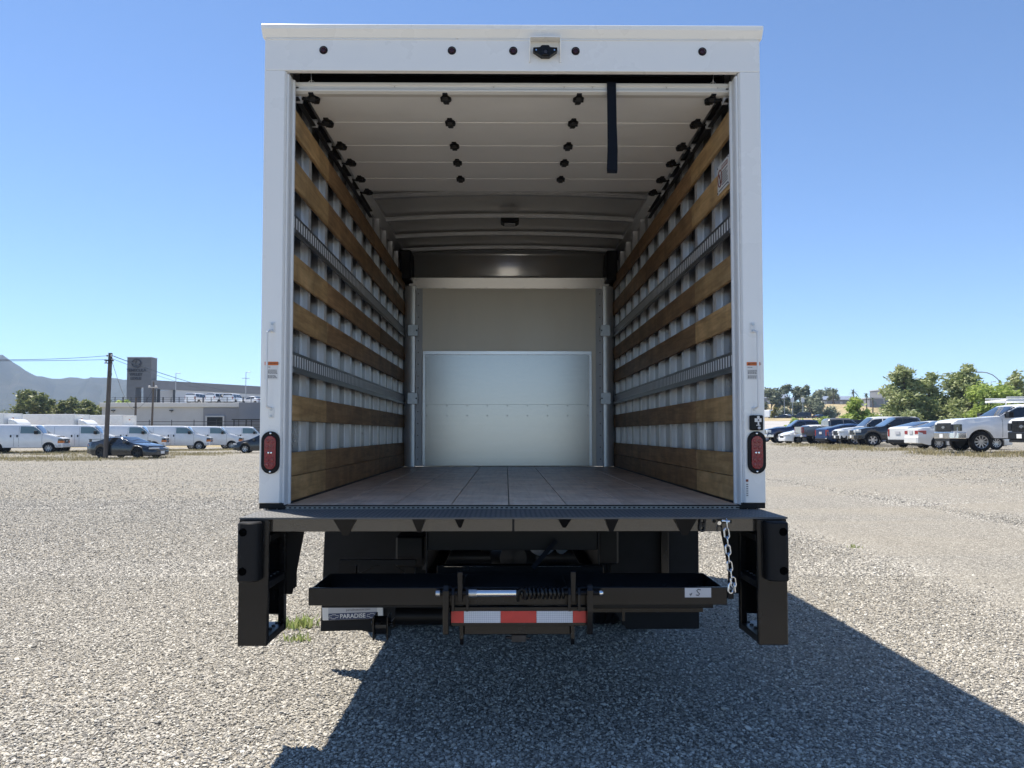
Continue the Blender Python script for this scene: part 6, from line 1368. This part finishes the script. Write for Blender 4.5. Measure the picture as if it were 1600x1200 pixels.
tree('leafy_tree', 'small tree in front of the solar roofed warehouse', 120.5, 278, 5.6, 4.4, 'round', 'leaf_euc', 59, 1200, 0.36)

def palm(lab, x, y, h, seed, fl=1.5):
    rng = random.Random(seed); root = empty('palm_tree', (x, y, gz(x, y))); tag(root, lab, 'palm tree', 'palm trees on the hill')
    q = MB(); q.tube([(0, 0, 0), (0.1, 0, h * 0.5), (0.05, 0, h)], [0.22, 0.17, 0.15], 8); q.build('trunk', M['bark'], root, smooth=True)
    q = MB()
    for i in range(34):
        a = rng.uniform(0, 6.28); e = rng.uniform(-0.7, 1.2); L_ = fl * rng.uniform(0.8, 1.15); pts = []
        for k in range(6):
            t = k / 5; pts.append(Vector((0.05 + math.cos(a) * L_ * t * math.cos(e * (1 - t * 0.4)), math.sin(a) * L_ * t * math.cos(e * (1 - t * 0.4)), h + L_ * (math.sin(e) * t - 0.55 * t * t))))
        sd_ = Vector((-math.sin(a), math.cos(a), 0))
        for k in range(5):
            w0, w1 = 0.16 * (1 - k / 5.5), 0.16 * (1 - (k + 1) / 5.5)
            q.add([pts[k] - sd_ * w0, pts[k] + sd_ * w0, pts[k + 1] + sd_ * w1, pts[k + 1] - sd_ * w1], [(0, 1, 2, 3)])
    q.build('crown', M['leaf_palm'], root)
palm('tall slender palm silhouetted against the sky', 108.1, 226, 6.4, 1, 1.6); palm('smaller palm just right of the tall palm', 114.8, 236, 4.4, 2, 1.1)
palm('bushy palm left of the hilltop warehouse end', 115.3, 266, 5.0, 3, 2.2); palm('wide palm at the right end of the hilltop warehouse', 119.2, 259, 4.6, 4, 2.6)

def blades(spots, n, hmin, hmax, seed, name, mat):
    rng = np.random.default_rng(seed); P = []; 
    for (cx, cy_, rx, ry, m_) in spots: P.append(np.stack([cx + rx * rng.normal(size=m_), cy_ + ry * rng.normal(size=m_)], 1))
    P = np.concatenate(P); n = len(P); z = np.array([terrain(a, b) for a, b in P]); h = hmin + (hmax - hmin) * rng.random(n) ** 1.5; a = rng.random(n) * 6.28; l = rng.normal(size=(n, 2)) * 0.35 * h[:, None]; wv = h * 0.05 + 0.004
    base = np.stack([P[:, 0], P[:, 1], z], 1); s = np.stack([np.cos(a) * wv, np.sin(a) * wv, 0 * a], 1); tip = base + np.stack([l[:, 0], l[:, 1], h], 1); mid = base + np.stack([l[:, 0] * 0.3, l[:, 1] * 0.3, h * 0.55], 1)
    V = np.stack([base - s, base + s, mid + s * 0.8, tip, mid - s * 0.8], 1).reshape(-1, 3)
    me = bpy.data.meshes.new(name); me.vertices.add(5 * n); me.vertices.foreach_set('co', V.astype(np.float32).ravel()); me.loops.add(5 * n); me.loops.foreach_set('vertex_index', np.arange(5 * n, dtype=np.int32)); me.polygons.add(n); me.polygons.foreach_set('loop_start', np.arange(0, 5 * n, 5, dtype=np.int32))
    me.update(calc_edges=True); me.materials.append(mat); return link(name, me)
M['dry_grass'] = leaf_mat('dry_grass_blades', (0.240, 0.204, 0.096), (0.396, 0.336, 0.180), (0.528, 0.456, 0.264)); M['weed'] = leaf_mat('green_weed_blades', (0.168, 0.240, 0.072), (0.336, 0.408, 0.144), (0.504, 0.504, 0.240), 0.4)
rg = random.Random(2); sp = []
for i in range(70): sp.append((rg.uniform(-42, -19), rg.uniform(46, 54), 0.5, 0.35, 40))
for i in range(60): sp.append((rg.uniform(-33, -20), rg.uniform(36.5, 43), 0.5, 0.25, 34))
for i in range(110): x = rg.uniform(-45, -22); sp.append((x, 52 + (x + 42) * 0.7 + rg.uniform(-3, 2), 0.6, 0.4, 40))
for i in range(60): y = rg.uniform(23, 52); sp.append((17.6 + rg.uniform(0, 2.5) + (y > 40) * 1.2, y, 0.25, 0.4, 36))
sp = [(a, b, c * 1.3, d, m_ * 3) for a, b, c, d, m_ in sp]
tag(blades(sp, 0, 0.03, 0.19, 5, 'dry_grass', M['dry_grass']), 'dry straw coloured grass along the edges of the gravel lot', 'grass', kind='stuff')
def weed(lab, x, y, r, n, h, seed):
    o = blades([(0, 0, r, r * 0.7, n)], 0, h * 0.3, h, seed, 'weed', M['weed']); o.location = (x, y, terrain(x, y)); tag(o, lab, 'weed', 'weeds in the gravel')
weed('green weed tuft on the gravel beside the left step', -1.58, 2.0, 0.10, 150, 0.095, 1); weed('small yellowish weed in front of the larger green tuft', -1.50, 1.60, 0.05, 55, 0.06, 2); weed('tiny weed alone on the gravel right of the truck', 4.36, 5.9, 0.03, 30, 0.06, 3)

# ------------------------------------------------------------------ the summer haze between here and the hills
q = MB(); q.box(-3560, 2560, -70, 3560, -3.6, 240)
hm = bpy.data.materials.new('haze'); hm.use_nodes = True; nt = hm.node_tree
nt.nodes.remove(nt.nodes['Principled BSDF'])
pv = nt.nodes.new('ShaderNodeVolumePrincipled'); pv.inputs['Density'].default_value = 0.00016; pv.inputs['Color'].default_value = (0.48, 0.68, 1.0, 1); pv.inputs['Anisotropy'].default_value = 0.0
nt.links.new(pv.outputs[0], nt.nodes['Material Output'].inputs['Volume'])
tag(q.build('haze', hm), 'pale blue summer haze in front of the hills', 'haze', kind='stuff')
